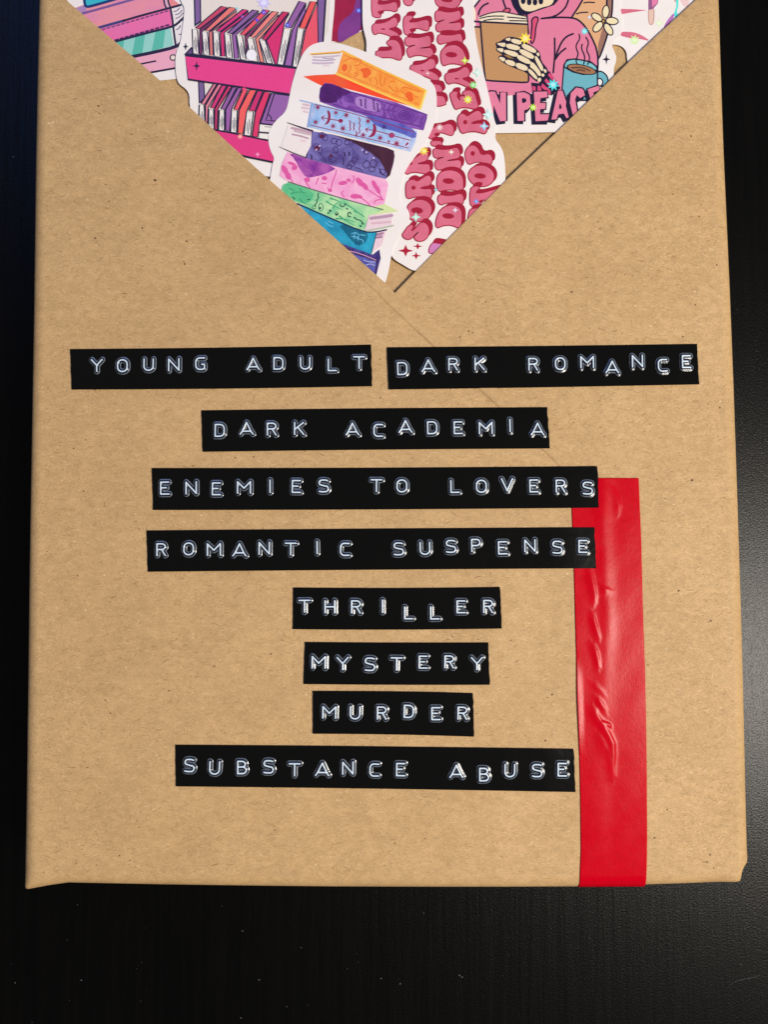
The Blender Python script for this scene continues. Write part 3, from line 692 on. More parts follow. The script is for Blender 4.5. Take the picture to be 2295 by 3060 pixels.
bub(T1, [(625, 815), (720, 812), (800, 780), (860, 732), (906, 752), (918, 810), (900, 852), (835, 868), (826, 884), (890, 905), (952, 950), (954, 1000), (915, 1010), (860, 978), (760, 938), (690, 932), (650, 908), (612, 880), (608, 840)], [(755, 882, 26, 10)])
bub(T2, [(380, 55), (550, 60), (580, 100), (588, 165), (530, 180), (380, 182)]); bub(T2, [(380, 205), (590, 196), (628, 250), (628, 320), (380, 322)], (), (24, -44))
bub(T2, [(400, 600), (500, 592), (590, 575), (660, 542), (718, 568), (732, 640), (708, 692), (650, 674), (590, 652), (525, 655), (478, 666), (522, 720), (500, 742), (440, 728), (400, 690)])
bub(T2, [(455, 760), (520, 758), (576, 764), (582, 816), (530, 818), (470, 818), (448, 790)], (), (18, -44))
bub(T2, [(478, 850), (580, 870), (680, 865), (760, 838), (796, 868), (808, 930), (790, 968), (700, 982), (632, 1002), (700, 1006), (800, 993), (822, 1030), (817, 1080), (800, 1118), (740, 1096), (640, 1086), (560, 1112), (528, 1112), (503, 1080), (498, 1020), (530, 990), (628, 952), (560, 960), (500, 967), (476, 930)])
bub(T3, [(648, 100), (653, 40), (690, -12), (760, -38), (850, -38), (930, -2), (967, 60), (972, 140), (967, 202), (940, 224), (880, 202), (800, 195), (720, 206), (680, 218), (658, 190), (647, 140)], [(787, 92, 72, 35)], (28, -40))
bub(T3, [(678, 263), (760, 280), (850, 275), (930, 248), (967, 268), (975, 320), (962, 378), (920, 378), (840, 356), (750, 361), (700, 388), (663, 360), (658, 300)], (), (34, -52))
bub(T3, [(678, 470), (740, 413), (820, 393), (900, 408), (947, 460), (953, 540), (942, 642), (910, 670), (850, 642), (780, 632), (700, 646), (655, 672), (632, 640), (642, 560)], [(785, 525, 74, 34)], (44, -36))
bub(T3, [(600, 860), (650, 866), (740, 884), (700, 960), (600, 978), (555, 986), (546, 952), (568, 890)], (), (40, -58), (206, 128, 186))
bub(T2, [(112, 1080), (150, 1035), (210, 1000), (280, 955), (350, 895), (402, 888), (414, 950), (390, 1002), (310, 1022), (272, 1040), (340, 1050), (422, 1043), (438, 1100), (427, 1164), (370, 1158), (270, 1142), (200, 1142), (150, 1170), (118, 1132)], [(195, 1035, 24, 20)])
bub(T3, [(268, 120), (300, 88), (350, 73), (400, 102), (440, 80), (500, 38), (540, 22), (572, 50), (577, 110), (550, 147), (460, 162), (428, 185), (500, 197), (572, 188), (583, 240), (572, 302), (540, 308), (480, 286), (380, 281), (300, 308), (268, 292), (262, 200)], [(355, 175, 26, 26)], (34, -50))
bub(T3, [(298, 385), (360, 340), (440, 320), (520, 343), (572, 400), (580, 470), (540, 548), (470, 584), (380, 588), (318, 562), (286, 500), (282, 430)], [(400, 457, 74, 40)], (40, -40))
bub(T3, [(295, 650), (340, 632), (352, 665), (322, 702), (345, 718), (400, 660), (450, 602), (512, 618), (548, 680), (543, 750), (502, 814), (440, 838), (383, 822), (366, 785), (400, 748), (432, 712), (390, 735), (340, 787), (300, 814), (250, 803), (216, 760), (240, 732)], (), (42, -46))
bub(T1, [(915, -80), (1215, -80), (1232, 20), (1190, 92), (1110, 125), (1010, 118), (940, 72), (916, 20)], [(1060, 8, 72, 28)])
bub(T1, [(918, 160), (960, 138), (1050, 165), (1150, 160), (1215, 136), (1232, 190), (1226, 242), (1150, 272), (1062, 297), (1150, 296), (1227, 283), (1237, 340), (1226, 400), (1170, 386), (1080, 376), (1000, 386), (950, 404), (922, 350), (940, 300), (1056, 242), (980, 260), (930, 277), (916, 230)])
bub(T1, [(958, 433), (1050, 450), (1150, 445), (1225, 422), (1247, 470), (1252, 550), (1200, 542), (1120, 526), (1030, 536), (970, 556), (940, 510)])
bub(T1, [(983, 660), (1030, 598), (1100, 568), (1180, 568), (1250, 620), (1287, 690), (1303, 770), (1275, 824), (1220, 802), (1130, 790), (1060, 801), (1022, 822), (993, 780)], [(1115, 685, 72, 34)])
bub(T1, [(1058, 915), (1150, 906), (1220, 880), (1280, 833), (1327, 858), (1342, 920), (1310, 962), (1250, 970), (1258, 994), (1320, 1020), (1372, 1060), (1378, 1104), (1330, 1092), (1270, 1060), (1190, 1030), (1120, 1030), (1080, 1050), (1043, 1000), (1038, 950)], [(1180, 982, 28, 10)])
bub(T2, [(685, 180), (715, 150), (780, 146), (764, 195), (776, 230), (818, 264), (802, 215), (840, 203), (884, 210), (836, 165), (870, 138), (930, 132), (988, 170), (1008, 240), (1033, 330), (1015, 362), (960, 352), (860, 335), (790, 350), (755, 366), (725, 310), (702, 240)])
bub(T2, [(783, 470), (810, 428), (850, 418), (895, 462), (950, 420), (1020, 382), (1062, 398), (1082, 450), (1082, 492), (1000, 506), (940, 530), (960, 552), (1050, 540), (1112, 558), (1143, 610), (1120, 668), (1070, 652), (1000, 635), (900, 640), (840, 664), (808, 620), (783, 540)], [(872, 525, 25, 28)])
bub(T2, [(878, 880), (920, 823), (970, 808), (1032, 850), (1057, 920), (1100, 935), (1150, 918), (1192, 938), (1207, 990), (1190, 1050), (1130, 1032), (1040, 1010), (970, 1025), (915, 1049), (888, 1000), (873, 930)], [(965, 912, 27, 30)])
bub(T3, ell(1196, 29, 160, 130, 8, 14), [(1180, 30, 72, 33)], (34, -30))
bub(T3, [(1060, 200), (1100, 158), (1165, 162), (1172, 180), (1120, 228), (1145, 250), (1230, 240), (1330, 210), (1420, 186), (1420, 260), (1300, 332), (1220, 320), (1158, 335), (1190, 380), (1160, 408), (1090, 408), (1058, 370)])
bub(T3, [(1043, 500), (1060, 448), (1100, 436), (1180, 426), (1180, 620), (1026, 620)])
for li, (f, poly, holes, sh, col) in enumerate(letters):
    it = []
    sp = f(*poly); dx, dy = sh[0] * f.s, sh[1] * f.s
    for k in (1.0, .66, .33):
        q = [(x + dx * k, y + dy * k) for x, y in sp]
        it.append(('f', MAROON, q, 1))
        if k == 1.0: it.append(('l', MAROON, 4.2, q, 'c', 1))
    it.append(('l', MAROON, 6.4, sp, 'c', 1))
    it.append(('f', wash(tuple(max(0, v - 6) for v in col), tuple(min(255, v + 6) for v in col), 120), sp, 1))
    for (hx, hy, rx, ry) in holes: it.append(('f', MAROON, ell(*one(f, hx, hy), rx * f.s, ry * f.s, 4)))
    p5.part("letter", it)
for (x, y, a, b) in ((258, 955, 97, 76), (407, 900, 62, 42), (388, 1017, 60, 48)):
    c = one(T3, x, y); p5.part("printed_sparkle", [('f', (178, 26, 54), star(c[0], c[1], a * S4, b * S4, 4, .36))])
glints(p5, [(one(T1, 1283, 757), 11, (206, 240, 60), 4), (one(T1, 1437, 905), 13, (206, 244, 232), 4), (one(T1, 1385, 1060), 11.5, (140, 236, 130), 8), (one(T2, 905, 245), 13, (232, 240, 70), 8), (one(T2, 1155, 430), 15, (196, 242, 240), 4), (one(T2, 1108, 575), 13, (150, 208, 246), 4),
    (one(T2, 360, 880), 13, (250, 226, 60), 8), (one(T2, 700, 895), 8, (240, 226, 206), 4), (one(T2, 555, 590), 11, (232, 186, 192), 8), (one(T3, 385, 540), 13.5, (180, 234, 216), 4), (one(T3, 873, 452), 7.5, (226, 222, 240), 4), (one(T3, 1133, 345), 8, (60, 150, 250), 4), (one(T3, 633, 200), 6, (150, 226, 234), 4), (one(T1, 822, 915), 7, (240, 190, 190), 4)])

# 4: watercolour stack of books, uppermost
r4, p4 = sticker(HC + .00116, C3((330, 195), (385, 120), (450, 84), (540, 70), (640, 84), (750, 115), (870, 158), (1100, 250), (1300, 335), (1410, 400), (1452, 480), (1452, 640), (1440, 730), (1395, 840), (1345, 930), (1290, 1000)) +
    C4((1200, 132), (1140, 215), (1106, 320), (1084, 440), (1092, 478), (1150, 530), (1180, 600), (1152, 690), (1082, 765), (1042, 850), (1018, 940), (1000, 1050), (968, 1170)) +
    [(1120, 880), (900, 760), (780, 600), (806, 545)] + B2((1040, 1180), (1052, 1090), (1082, 1010), (1032, 930), (1000, 800), (1010, 670), (1100, 540), (1215, 445), (1250, 330), (1300, 60)),
                 "die-cut sticker of a crooked stack of watercolour books, orange book on top")
rn = random.Random(5)
def scribble(f, x, y, w, h, n): return f(*[(x + (w if i % 2 else -w) * rn.uniform(.5, 1), y + h * i / n) for i in range(n + 1)])
p4.part("printed_book", [('f', wash((252, 70, 24), (240, 92, 40), 180), S1((105, 456), (250, 440), (520, 428), (900, 560), (1560, 855), (1350, 800), (800, 650), (400, 545), (335, 572), (230, 520))),
    ('f', wash((250, 172, 70), (248, 148, 52), 420), S1((605, 138), (1632, 628), (1556, 862), (518, 430))), ('l', (255, 206, 84), 6, S1((518, 424), (1000, 630), (1550, 856)), 'o', 0), ('l', (250, 190, 60), 5, S1((592, 140), (1100, 385), (1630, 630)), 'o', 0), ('l', (255, 224, 110), 6, S1((1632, 632), (1560, 856)), 'o', 0),
    ('l', (240, 128, 36), 2.2, S1((618, 190), (1600, 652), (1540, 806), (548, 396)), 'c', 0), ('l', (250, 186, 70), 4.4, S1((200, 180), (400, 165), (585, 152))), ('l', (176, 120, 40), 2, S1((215, 188), (400, 176), (570, 165)))] +
    [('f', (244, 104, 30), ell(*one(S1, x, y), a, b, r, 9), 1) for x, y, a, b, r in ((622, 348, 9, 12, 10), (895, 400, 15, 13, 30), (850, 380, 9, 6, 20), (880, 450, 9, 7, 0), (1420, 690, 12, 11, 20), (1440, 735, 9, 8, 0))] +
    [('l', (240, 122, 34), 3.4, S1(*q)) for q in (((612, 268), (680, 232), (760, 236), (830, 260)), ((745, 320), (800, 316), (832, 275)), ((690, 318), (700, 360), (670, 400)), ((742, 420), (780, 405), (770, 460), (745, 450)), ((930, 480), (945, 520)), ((1000, 470), (1030, 520), (1010, 560)), ((1070, 430), (1060, 540), (1090, 580)), ((1130, 470), (1110, 560)), ((1185, 520), (1240, 515)), ((1170, 570), (1210, 620), (1260, 650)), ((1270, 590), (1280, 640)), ((1330, 600), (1390, 590), (1470, 620), (1560, 650)), ((1320, 640), (1380, 680)), ((1500, 700), (1540, 720)))] +
    [('l', c, w, S1(*q)) for c, w, q in (((206, 190, 210), 5, ((235, 216), (350, 218), (560, 198))), ((190, 172, 200), 4.6, ((228, 252), (360, 262), (500, 248))), ((206, 186, 208), 6, ((226, 290), (340, 296), (480, 286))), ((150, 136, 160), 2, ((350, 228), (420, 236), (480, 228))), ((232, 214, 224), 6, ((360, 322), (430, 322))))])
p4.part("printed_book", [('f', wash((112, 58, 154), (150, 96, 188), 260), S1((318, 600), (375, 535), (470, 548), (700, 640), (1250, 775), (1648, 925), (1640, 985), (1600, 1124), (1480, 1105), (880, 960), (560, 860), (316, 772), (304, 710)), 0),
    ('f', wash((72, 20, 92), (88, 28, 112), 160), S1((318, 600), (375, 537), (470, 550), (740, 655), (600, 690), (490, 800), (318, 770), (306, 710)), 1),
    ('l', (88, 40, 132), 3, S1((480, 800), (700, 870), (1080, 960), (1560, 1075))), ('l', (92, 44, 136), 3, S1((700, 650), (1000, 745), (1560, 905), (1630, 935)))] +
    [('l', (92, 44, 138), 2.6, ell(*one(S1, x, y), a, b, 18, 14), 'c', 1) for x, y, a, b in ((672, 728, 14, 11), (672, 728, 7, 5.5), (1360, 935, 17, 14), (1360, 935, 10, 8), (1362, 936, 4, 3.2))] +
    [('l', (84, 36, 120), 3.4, scribble(S1, x, y, 16, h, 7)) for x, y, h in ((825, 740, 80), (880, 735, 115), (985, 750, 120), (1030, 790, 100), (920, 790, 50))] +
    [('l', (96, 48, 142), 2.6, S1(*q)) for q in (((1085, 860), (1180, 880), (1250, 890)), ((1130, 800), (1100, 870), (1130, 970)), ((1190, 810), (1160, 870), (1200, 985)), ((1240, 830), (1210, 880), (1250, 985)), ((1300, 860), (1250, 900)), ((540, 700), (520, 780)), ((600, 690), (560, 760), (590, 800)), ((740, 680), (770, 720)), ((1470, 940), (1520, 980), (1440, 1040)), ((1590, 960), (1560, 1060)))] +
    [('f', (176, 132, 206), S1((770, 690), (960, 740), (1090, 800), (1040, 900), (860, 870), (740, 800)), 1)] + [('l', (84, 36, 120), 3.4, scribble(S1, x, y, 16, h, 7)) for x, y, h in ((825, 740, 80), (880, 735, 115), (985, 750, 120), (1030, 790, 90))])
MAR = (150, 30, 74)
p4.part("printed_book", [('f', wash((140, 186, 236), (196, 208, 244), 240), S1((222, 780), (700, 890), (1522, 1132), (1500, 1260), (1440, 1388), (165, 1082))),
    ('f', wash((82, 84, 178), (104, 110, 200), 260), S1((850, 915), (1300, 1030), (1520, 1134), (1500, 1240), (1300, 1150), (1010, 1075), (950, 1000)), 1),
    ('l', MAR, 2.4, S1((250, 802), (700, 908), (1480, 1142), (1418, 1345), (186, 1056)), 'c', 0), ('l', (168, 186, 232), 4, S1((70, 752), (150, 772), (232, 790))), ('l', (140, 170, 226), 5, S1((215, 795), (165, 1078)), 'o', 0)] +
    [('f', MAR, star(*one(S1, x, y), r, r, 8, .3, 80)) for x, y, r in ((288, 838, 11.5), (262, 1022, 11.5), (512, 905, 10.5), (642, 935, 12.5), (478, 1072, 11.5), (600, 1100, 13), (912, 1010, 12), (852, 1182, 11.5), (1062, 1218, 12.5), (1266, 1285, 13.5), (1168, 1262, 7))] +
    [('f', (70, 50, 130), star(*one(S1, 1112, 1082), 13, 13, 8, .3))] +
    [('f', MAR, S1(*q), 1) for q in (((400, 862), (445, 900), (450, 970), (425, 1040), (360, 1062), (400, 1020), (420, 960)), ((965, 1030), (1015, 1070), (1016, 1140), (985, 1200), (905, 1215), (955, 1170), (980, 1110)))] +
    [('l', MAR, 2.6, S1(*q)) for q in (((335, 965), (440, 985), (570, 1005)), ((335, 965), (370, 945)), ((335, 965), (362, 998)), ((880, 1110), (1010, 1128), (1190, 1178), (1350, 1225), (1430, 1245)), ((880, 1110), (918, 1092)), ((880, 1110), (905, 1142)))] +
    [('l', MAR, 3, scribble(S1, x, y, 13, h, 6)) for x, y, h in ((690, 1005, 120), (740, 1030, 90), (805, 965, 200), (770, 1140, 60))] + [('f', MAR, ell(*one(S1, 572, 1006), 7, 6)), ('f', (170, 60, 110), ell(*one(S1, 1205, 1185), 9, 8)), ('f', MAR, S1((1400, 1260), (1420, 1290), (1360, 1330)), 1),
     ('l', (222, 190, 206), 6, S1((110, 800), (180, 815))), ('l', (226, 200, 214), 6, S1((95, 840), (175, 855))), ('l', (232, 208, 218), 6, S1((115, 885), (165, 900)))])
DKP = (66, 40, 96)
p4.part("printed_book", [('f', wash((84, 66, 134), (124, 116, 184), 240), S2((468, 138), (700, 176), (1400, 348), (1476, 376), (1492, 440), (1476, 540), (1432, 684), (1382, 728), (1000, 650), (700, 560), (386, 472), (440, 300)), 0),
    ('f', wash((58, 24, 40), (76, 36, 52), 260), S2((690, 172), (1400, 346), (1482, 384), (1488, 470), (1436, 680), (1384, 724), (1396, 660), (1300, 490), (1150, 375), (950, 265)), 0),
    ('l', DKP, 4, S2((468, 138), (440, 300), (392, 470)))] +
    [('l', DKP, 2.4, ell(*one(S2, x, y), a, b, r, 10), 'c', 1) for x, y, a, b, r in ((590, 190, 10, 9, 0), (630, 220, 8, 9, 0), (520, 330, 9, 9, 0), (560, 370, 8, 10, 0), (740, 260, 9, 9, 10), (800, 280, 9, 10, 0), (760, 370, 8, 10, 0), (720, 490, 11, 9, 0), (900, 280, 8, 7, 0), (960, 540, 10, 9, 0), (990, 500, 8, 9, 0), (930, 580, 7, 7, 0), (1140, 550, 10, 12, 20), (1230, 540, 10, 12, -10), (1210, 610, 9, 8, 0), (1340, 640, 9, 8, 0), (1130, 390, 6, 6, 0), (700, 460, 6, 6, 0))] +
    [('f', (92, 26, 62), ell(*one(S2, x, y), a, a, 0, 8)) for x, y, a in ((590, 200, 7), (530, 350, 9), (700, 440, 5))] + [('f', (206, 190, 226), ell(*one(S2, x, y), 3, 3, 0, 8)) for x, y in ((520, 368), (560, 320), (1090, 370), (1140, 400), (1230, 470))] +
    [('l', DKP, 3, scribble(S2, x, y, 14, h, 6)) for x, y, h in ((870, 400, 50), (930, 400, 40), (855, 470, 80), (460, 430, 60))] + [('l', DKP, 2.6, S2((570, 420), (620, 480), (640, 530))), ('l', DKP, 2.6, S2((1000, 590), (1060, 600), (1095, 640))), ('l', DKP, 3.4, S2((1300, 600), (1330, 670), (1370, 690)))] +
    [('f', (242, 232, 232), S2((170, 60), (462, 142), (452, 320), (382, 452), (80, 340))), ('l', (56, 30, 66), 6.4, S2((470, 136), (300, 82), (155, 30)), 't'), ('l', (56, 40, 70), 4.4, S2((390, 470), (220, 405), (55, 330)), 't'), ('l', (196, 160, 176), 7, S2((215, 100), (320, 120), (450, 155))), ('l', (190, 154, 172), 5, S2((222, 178), (330, 200), (416, 228))), ('l', (206, 178, 190), 6, S2((250, 135), (440, 180))), ('l', (238, 212, 216), 8, S2((330, 252), (380, 260)))])
MAG = (224, 92, 166)
p4.part("printed_book", [('f', wash((240, 160, 208), (246, 186, 218), 200), S2((160, 394), (390, 474), (720, 566), (1382, 734), (1412, 790), (1400, 880), (1342, 1112), (900, 985), (140, 745), (64, 690), (92, 540)), 0),
    ('f', wash((128, 44, 148), (180, 92, 176), 260), S2((170, 400), (390, 476), (790, 586), (660, 660), (520, 700), (400, 720), (320, 620), (260, 500)), 1)] +
    [('f', MAG, ell(*one(S2, x, y), a, b, r, 7), 1) for x, y, a, b, r in ((215, 540, 14, 5, 20), (250, 590, 10, 8, -30), (130, 620, 9, 18, -30), (170, 690, 9, 14, -30), (405, 740, 10, 8, 0), (620, 720, 9, 7, 0), (690, 870, 7, 6, 0), (850, 780, 15, 7, -10), (920, 745, 8, 5, 20), (1060, 770, 9, 18, -40), (1120, 820, 8, 16, -40), (1240, 800, 7, 16, -25), (1280, 860, 7, 16, -25), (1000, 945, 16, 8, 0), (1060, 950, 9, 6, 30))] +
    [('l', MAG, 3.4, S2(*q)) for q in (((170, 680), (230, 770)), ((390, 770), (440, 840)), ((770, 620), (750, 700), (720, 760), (705, 840)), ((660, 845), (700, 885)), ((980, 690), (990, 740), (960, 780)), ((1090, 820), (1200, 890), (1345, 985)), ((1240, 820), (1310, 920), (1335, 980)), ((1345, 985), (1260, 990), (1235, 1030)), ((850, 885), (825, 905), (860, 950)), ((1080, 970), (1140, 1010), (1185, 1060)), ((545, 720), (515, 795)), ((590, 780), (640, 790)))])
p4.part("printed_book", [('f', wash((214, 230, 168), (200, 226, 164), 120), S3((1000, 260), (1200, 210), (1374, 300), (1010, 350))), ('f', (236, 212, 222), S3((1008, 348), (1300, 326), (1282, 450), (1312, 480), (948, 556))), ('l', (188, 152, 176), 9, S3((1030, 388), (1160, 372), (1290, 352))), ('l', (222, 186, 200), 7, S3((1040, 450), (1270, 432))), ('l', (168, 190, 164), 4, S3((958, 548), (1130, 515), (1308, 478))),
    ('f', wash((112, 200, 146), (186, 228, 172), 200), S3((-60, -30), (20, -58), (400, 66), (900, 210), (1180, 282), (1000, 352), (944, 558), (560, 390), (130, 216), (-80, 40)), 0),
    ('f', wash((84, 186, 132), (108, 200, 140), 160), S3((-60, -30), (20, -58), (330, 50), (300, 190), (130, 210), (-80, 40)), 1)] +
    [('l', (64, 166, 118), 5, S3(*q), 't') for q in (((480, 180), (560, 230), (690, 290)), ((560, 260), (600, 200), (640, 190)), ((700, 200), (800, 260), (940, 370)), ((600, 390), (720, 400), (850, 440)), ((640, 360), (720, 420), (840, 480)), ((530, 140), (620, 170), (680, 210)), ((150, 20), (190, 80), (260, 130)), ((40, 80), (130, 60), (240, 70)), ((150, 150), (200, 210), (290, 215)), ((830, 300), (900, 330), (960, 380)), ((20, 20), (80, 40), (60, 90)))] +
    [('l', (36, 70, 56), 3.2, S3(*q)) for q in (((380, 75), (370, 110), (385, 130), (355, 165), (365, 190), (335, 215), (345, 240)), ((650, 215), (665, 250), (700, 235), (720, 205)), ((745, 330), (745, 365), (780, 370)), ((745, 325), (770, 310), (785, 330)), ((820, 375), (860, 405), (900, 410), (935, 455)), ((60, 125), (85, 150)), ((245, 160), (270, 150)))] +
    [('l', (60, 130, 96), 2.4, ell(*one(S3, x, y), a, b, 0, 10), 'c', 1) for x, y, a, b in ((325, 252, 5, 5), (410, 250, 7, 12), (605, 330, 5, 5))] + [('f', (40, 84, 66), ell(*one(S3, x, y), a, a, 0, 8)) for x, y, a in ((502, 322, 3), (525, 295, 4), (608, 340, 4), (902, 484, 3.6), (930, 452, 3.6), (400, 262, 4), (735, 270, 3))] +
    [('l', (96, 92, 92), 3, S3((10, -62), (400, 62), (900, 206), (1180, 280)))])
p4.part("printed_book", [('f', (236, 208, 222), S3((1100, 560), (1224, 530), (1166, 722), (1036, 812))), ('l', (176, 130, 160), 6, S3((1110, 585), (1180, 570))), ('l', (160, 116, 150), 5, S3((1100, 630), (1165, 618))), ('l', (186, 150, 176), 4, S3((1100, 608), (1170, 595))),
    ('f', wash((34, 140, 178), (52, 176, 214), 220), S3((130, 205), (330, 300), (960, 556), (1106, 566), (1032, 834), (640, 690), (250, 330)), 0), ('f', wash((18, 92, 124), (28, 116, 146), 220), S3((600, 430), (960, 560), (1000, 590), (970, 690), (860, 735), (770, 640)), 1),
    ('l', (22, 40, 84), 4.4, S3((120, 206), (420, 340), (945, 562), (1100, 556), (1222, 530))), ('l', (20, 84, 110), 3, S3((1100, 570), (1068, 690), (1036, 822)))] +
    [('l', (104, 190, 232), 2.6, S3(*q)) for q in (((790, 580), (840, 560), (880, 590)), ((830, 570), (820, 640)), ((790, 610), (860, 620)), ((880, 590), (870, 660)), ((850, 630), (940, 660), (930, 690)), ((900, 590), (960, 600)), ((470, 440), (520, 480), (560, 490)), ((500, 420), (560, 450)))])
p4.part("printed_book", [('f', wash((56, 44, 112), (82, 72, 150), 260), S3((640, 690), (1032, 832), (1060, 835), (1135, 775), (1152, 880), (1092, 1110), (850, 890)), 0), ('f', wash((78, 74, 156), (104, 108, 186), 220), S3((800, 830), (1100, 925), (1070, 1070), (900, 920))),
    ('l', (46, 24, 70), 5, S3((650, 700), (760, 785), (1100, 905))), ('l', (214, 158, 190), 2.6, S3((765, 792), (900, 825), (1100, 908))), ('l', (52, 26, 76), 4, S3((1106, 905), (1098, 980), (1090, 1090))), ('l', (170, 180, 226), 2.6, S3((945, 905), (990, 925), (1080, 930))), ('l', (170, 180, 226), 2.6, S3((970, 965), (1030, 950), (1075, 970)))])

# ------------------------------------------------------------------ red tape over the flap's cut edge
def interp(tbl, t):
    for (a, va), (b, vb) in zip(tbl[:-1], tbl[1:]):
        if t <= b: return va + (vb - va) * max(0, (t - a)) / (b - a)
    return tbl[-1][1]
TAPE_L = [(1428, 1705), (1520, 1709), (1704, 1715.5), (1875, 1720), (2000, 1723.5), (2079, 1725), (2150, 1728), (2206, 1730), (2380, 1734.5), (2538, 1736), (2620, 1733), (2660, 1731)]
TAPE_R = [(1428, 1908.6), (1621, 1916.5), (1811, 1921), (2001, 1927.6), (2158, 1930.7), (2316, 1933), (2506, 1934), (2585, 1933), (2660, 1930)]
def red_mat():
    m, nt, b = new_mat("red_paper_tape")
    tc = N(nt, 'ShaderNodeTexCoord')
    st = N(nt, 'ShaderNodeMapping'); st.inputs['Scale'].default_value = (1, .45, 1); st.inputs['Rotation'].default_value = (0, 0, .5)
    nt.links.new(tc.outputs['Object'], st.inputs['Vector'])
    no = N(nt, 'ShaderNodeTexNoise'); no.inputs['Scale'].default_value = 2200; no.inputs['Detail'].default_value = 4; no.inputs['Distortion'].default_value = .8
    nt.links.new(st.outputs[0], no.inputs['Vector'])
    n2 = N(nt, 'ShaderNodeTexNoise'); n2.inputs['Scale'].default_value = 260; n2.inputs['Detail'].default_value = 3
    nt.links.new(tc.outputs['Object'], n2.inputs['Vector'])
    r = N(nt, 'ShaderNodeValToRGB'); e = r.color_ramp.elements
    e[0].position, e[0].color = .3, (0.50, 0.000, 0.008, 1); e[1].position, e[1].color = .7, (0.59, 0.000, 0.012, 1)
    nt.links.new(no.outputs['Fac'], r.inputs[0]); nt.links.new(r.outputs[0], b.inputs['Base Color'])
    rr = N(nt, 'ShaderNodeMapRange'); rr.inputs['To Min'].default_value = .17; rr.inputs['To Max'].default_value = .30
    nt.links.new(n2.outputs['Fac'], rr.inputs['Value']); nt.links.new(rr.outputs[0], b.inputs['Roughness'])
    b1 = N(nt, 'ShaderNodeBump'); b1.inputs['Strength'].default_value = .3; b1.inputs['Distance'].default_value = .00004
    nt.links.new(no.outputs['Fac'], b1.inputs['Height'])
    b2 = N(nt, 'ShaderNodeBump'); b2.inputs['Strength'].default_value = .2; b2.inputs['Distance'].default_value = .00014
    nt.links.new(n2.outputs['Fac'], b2.inputs['Height']); nt.links.new(b1.outputs[0], b2.inputs['Normal'])
    nt.links.new(b2.outputs[0], b.inputs['Normal'])
    b.inputs['Specular IOR Level'].default_value = .09
    return m
Q7 = crop(1600, 1400, 400 / 1264.0); Q8 = crop(1600, 2000, 400 / 1264.0)
CREASES = [  # polyline in the photo, height (m), half width (px)
    (Q7((510, 940), (530, 1010), (550, 1100), (566, 1190), (562, 1270)), .00026, 6),
    (Q7((545, 1370), (560, 1440), (580, 1510), (604, 1600)), .00026, 5.5),
    (Q7((548, 1660), (575, 1720), (592, 1790), (602, 1880)), .00026, 5.5),
    (Q8((585, 262), (620, 310), (665, 385)), .00024, 5.5),
    (Q8((565, 375), (580, 430), (630, 505), (690, 600), (735, 700), (738, 800), (732, 900), (740, 1000)), .00034, 7),
    (Q7((735, 195), (770, 280), (790, 340), (785, 430)), .0002, 6),
    (Q7((635, 1105), (665, 1140), (690, 1142)), .00018, 5),
    (Q7((550, 2020), (590, 2060), (640, 2110)), .00014, 6),
    (Q8((650, 495), (700, 520), (716, 540)), .0003, 3.5),
    (Q8((590, 600), (640, 680), (690, 800)), .00012, 7),
]
def seg_d(px, py, poly):
    best = 1e9; tot = len(poly) - 1; tt = 0
    for i in range(tot):
        (ax, ay), (bx, by) = poly[i], poly[i + 1]
        dx, dy = bx - ax, by - ay; t = max(0, min(1, ((px - ax) * dx + (py - ay) * dy) / (dx * dx + dy * dy)))
        qx, qy = ax + t * dx - px, ay + t * dy - py; d = math.hypot(qx, qy)
        if d < best: best = d; tt = (i + t) / tot; side = (-qx * dy + qy * dx)
    return best, tt, side
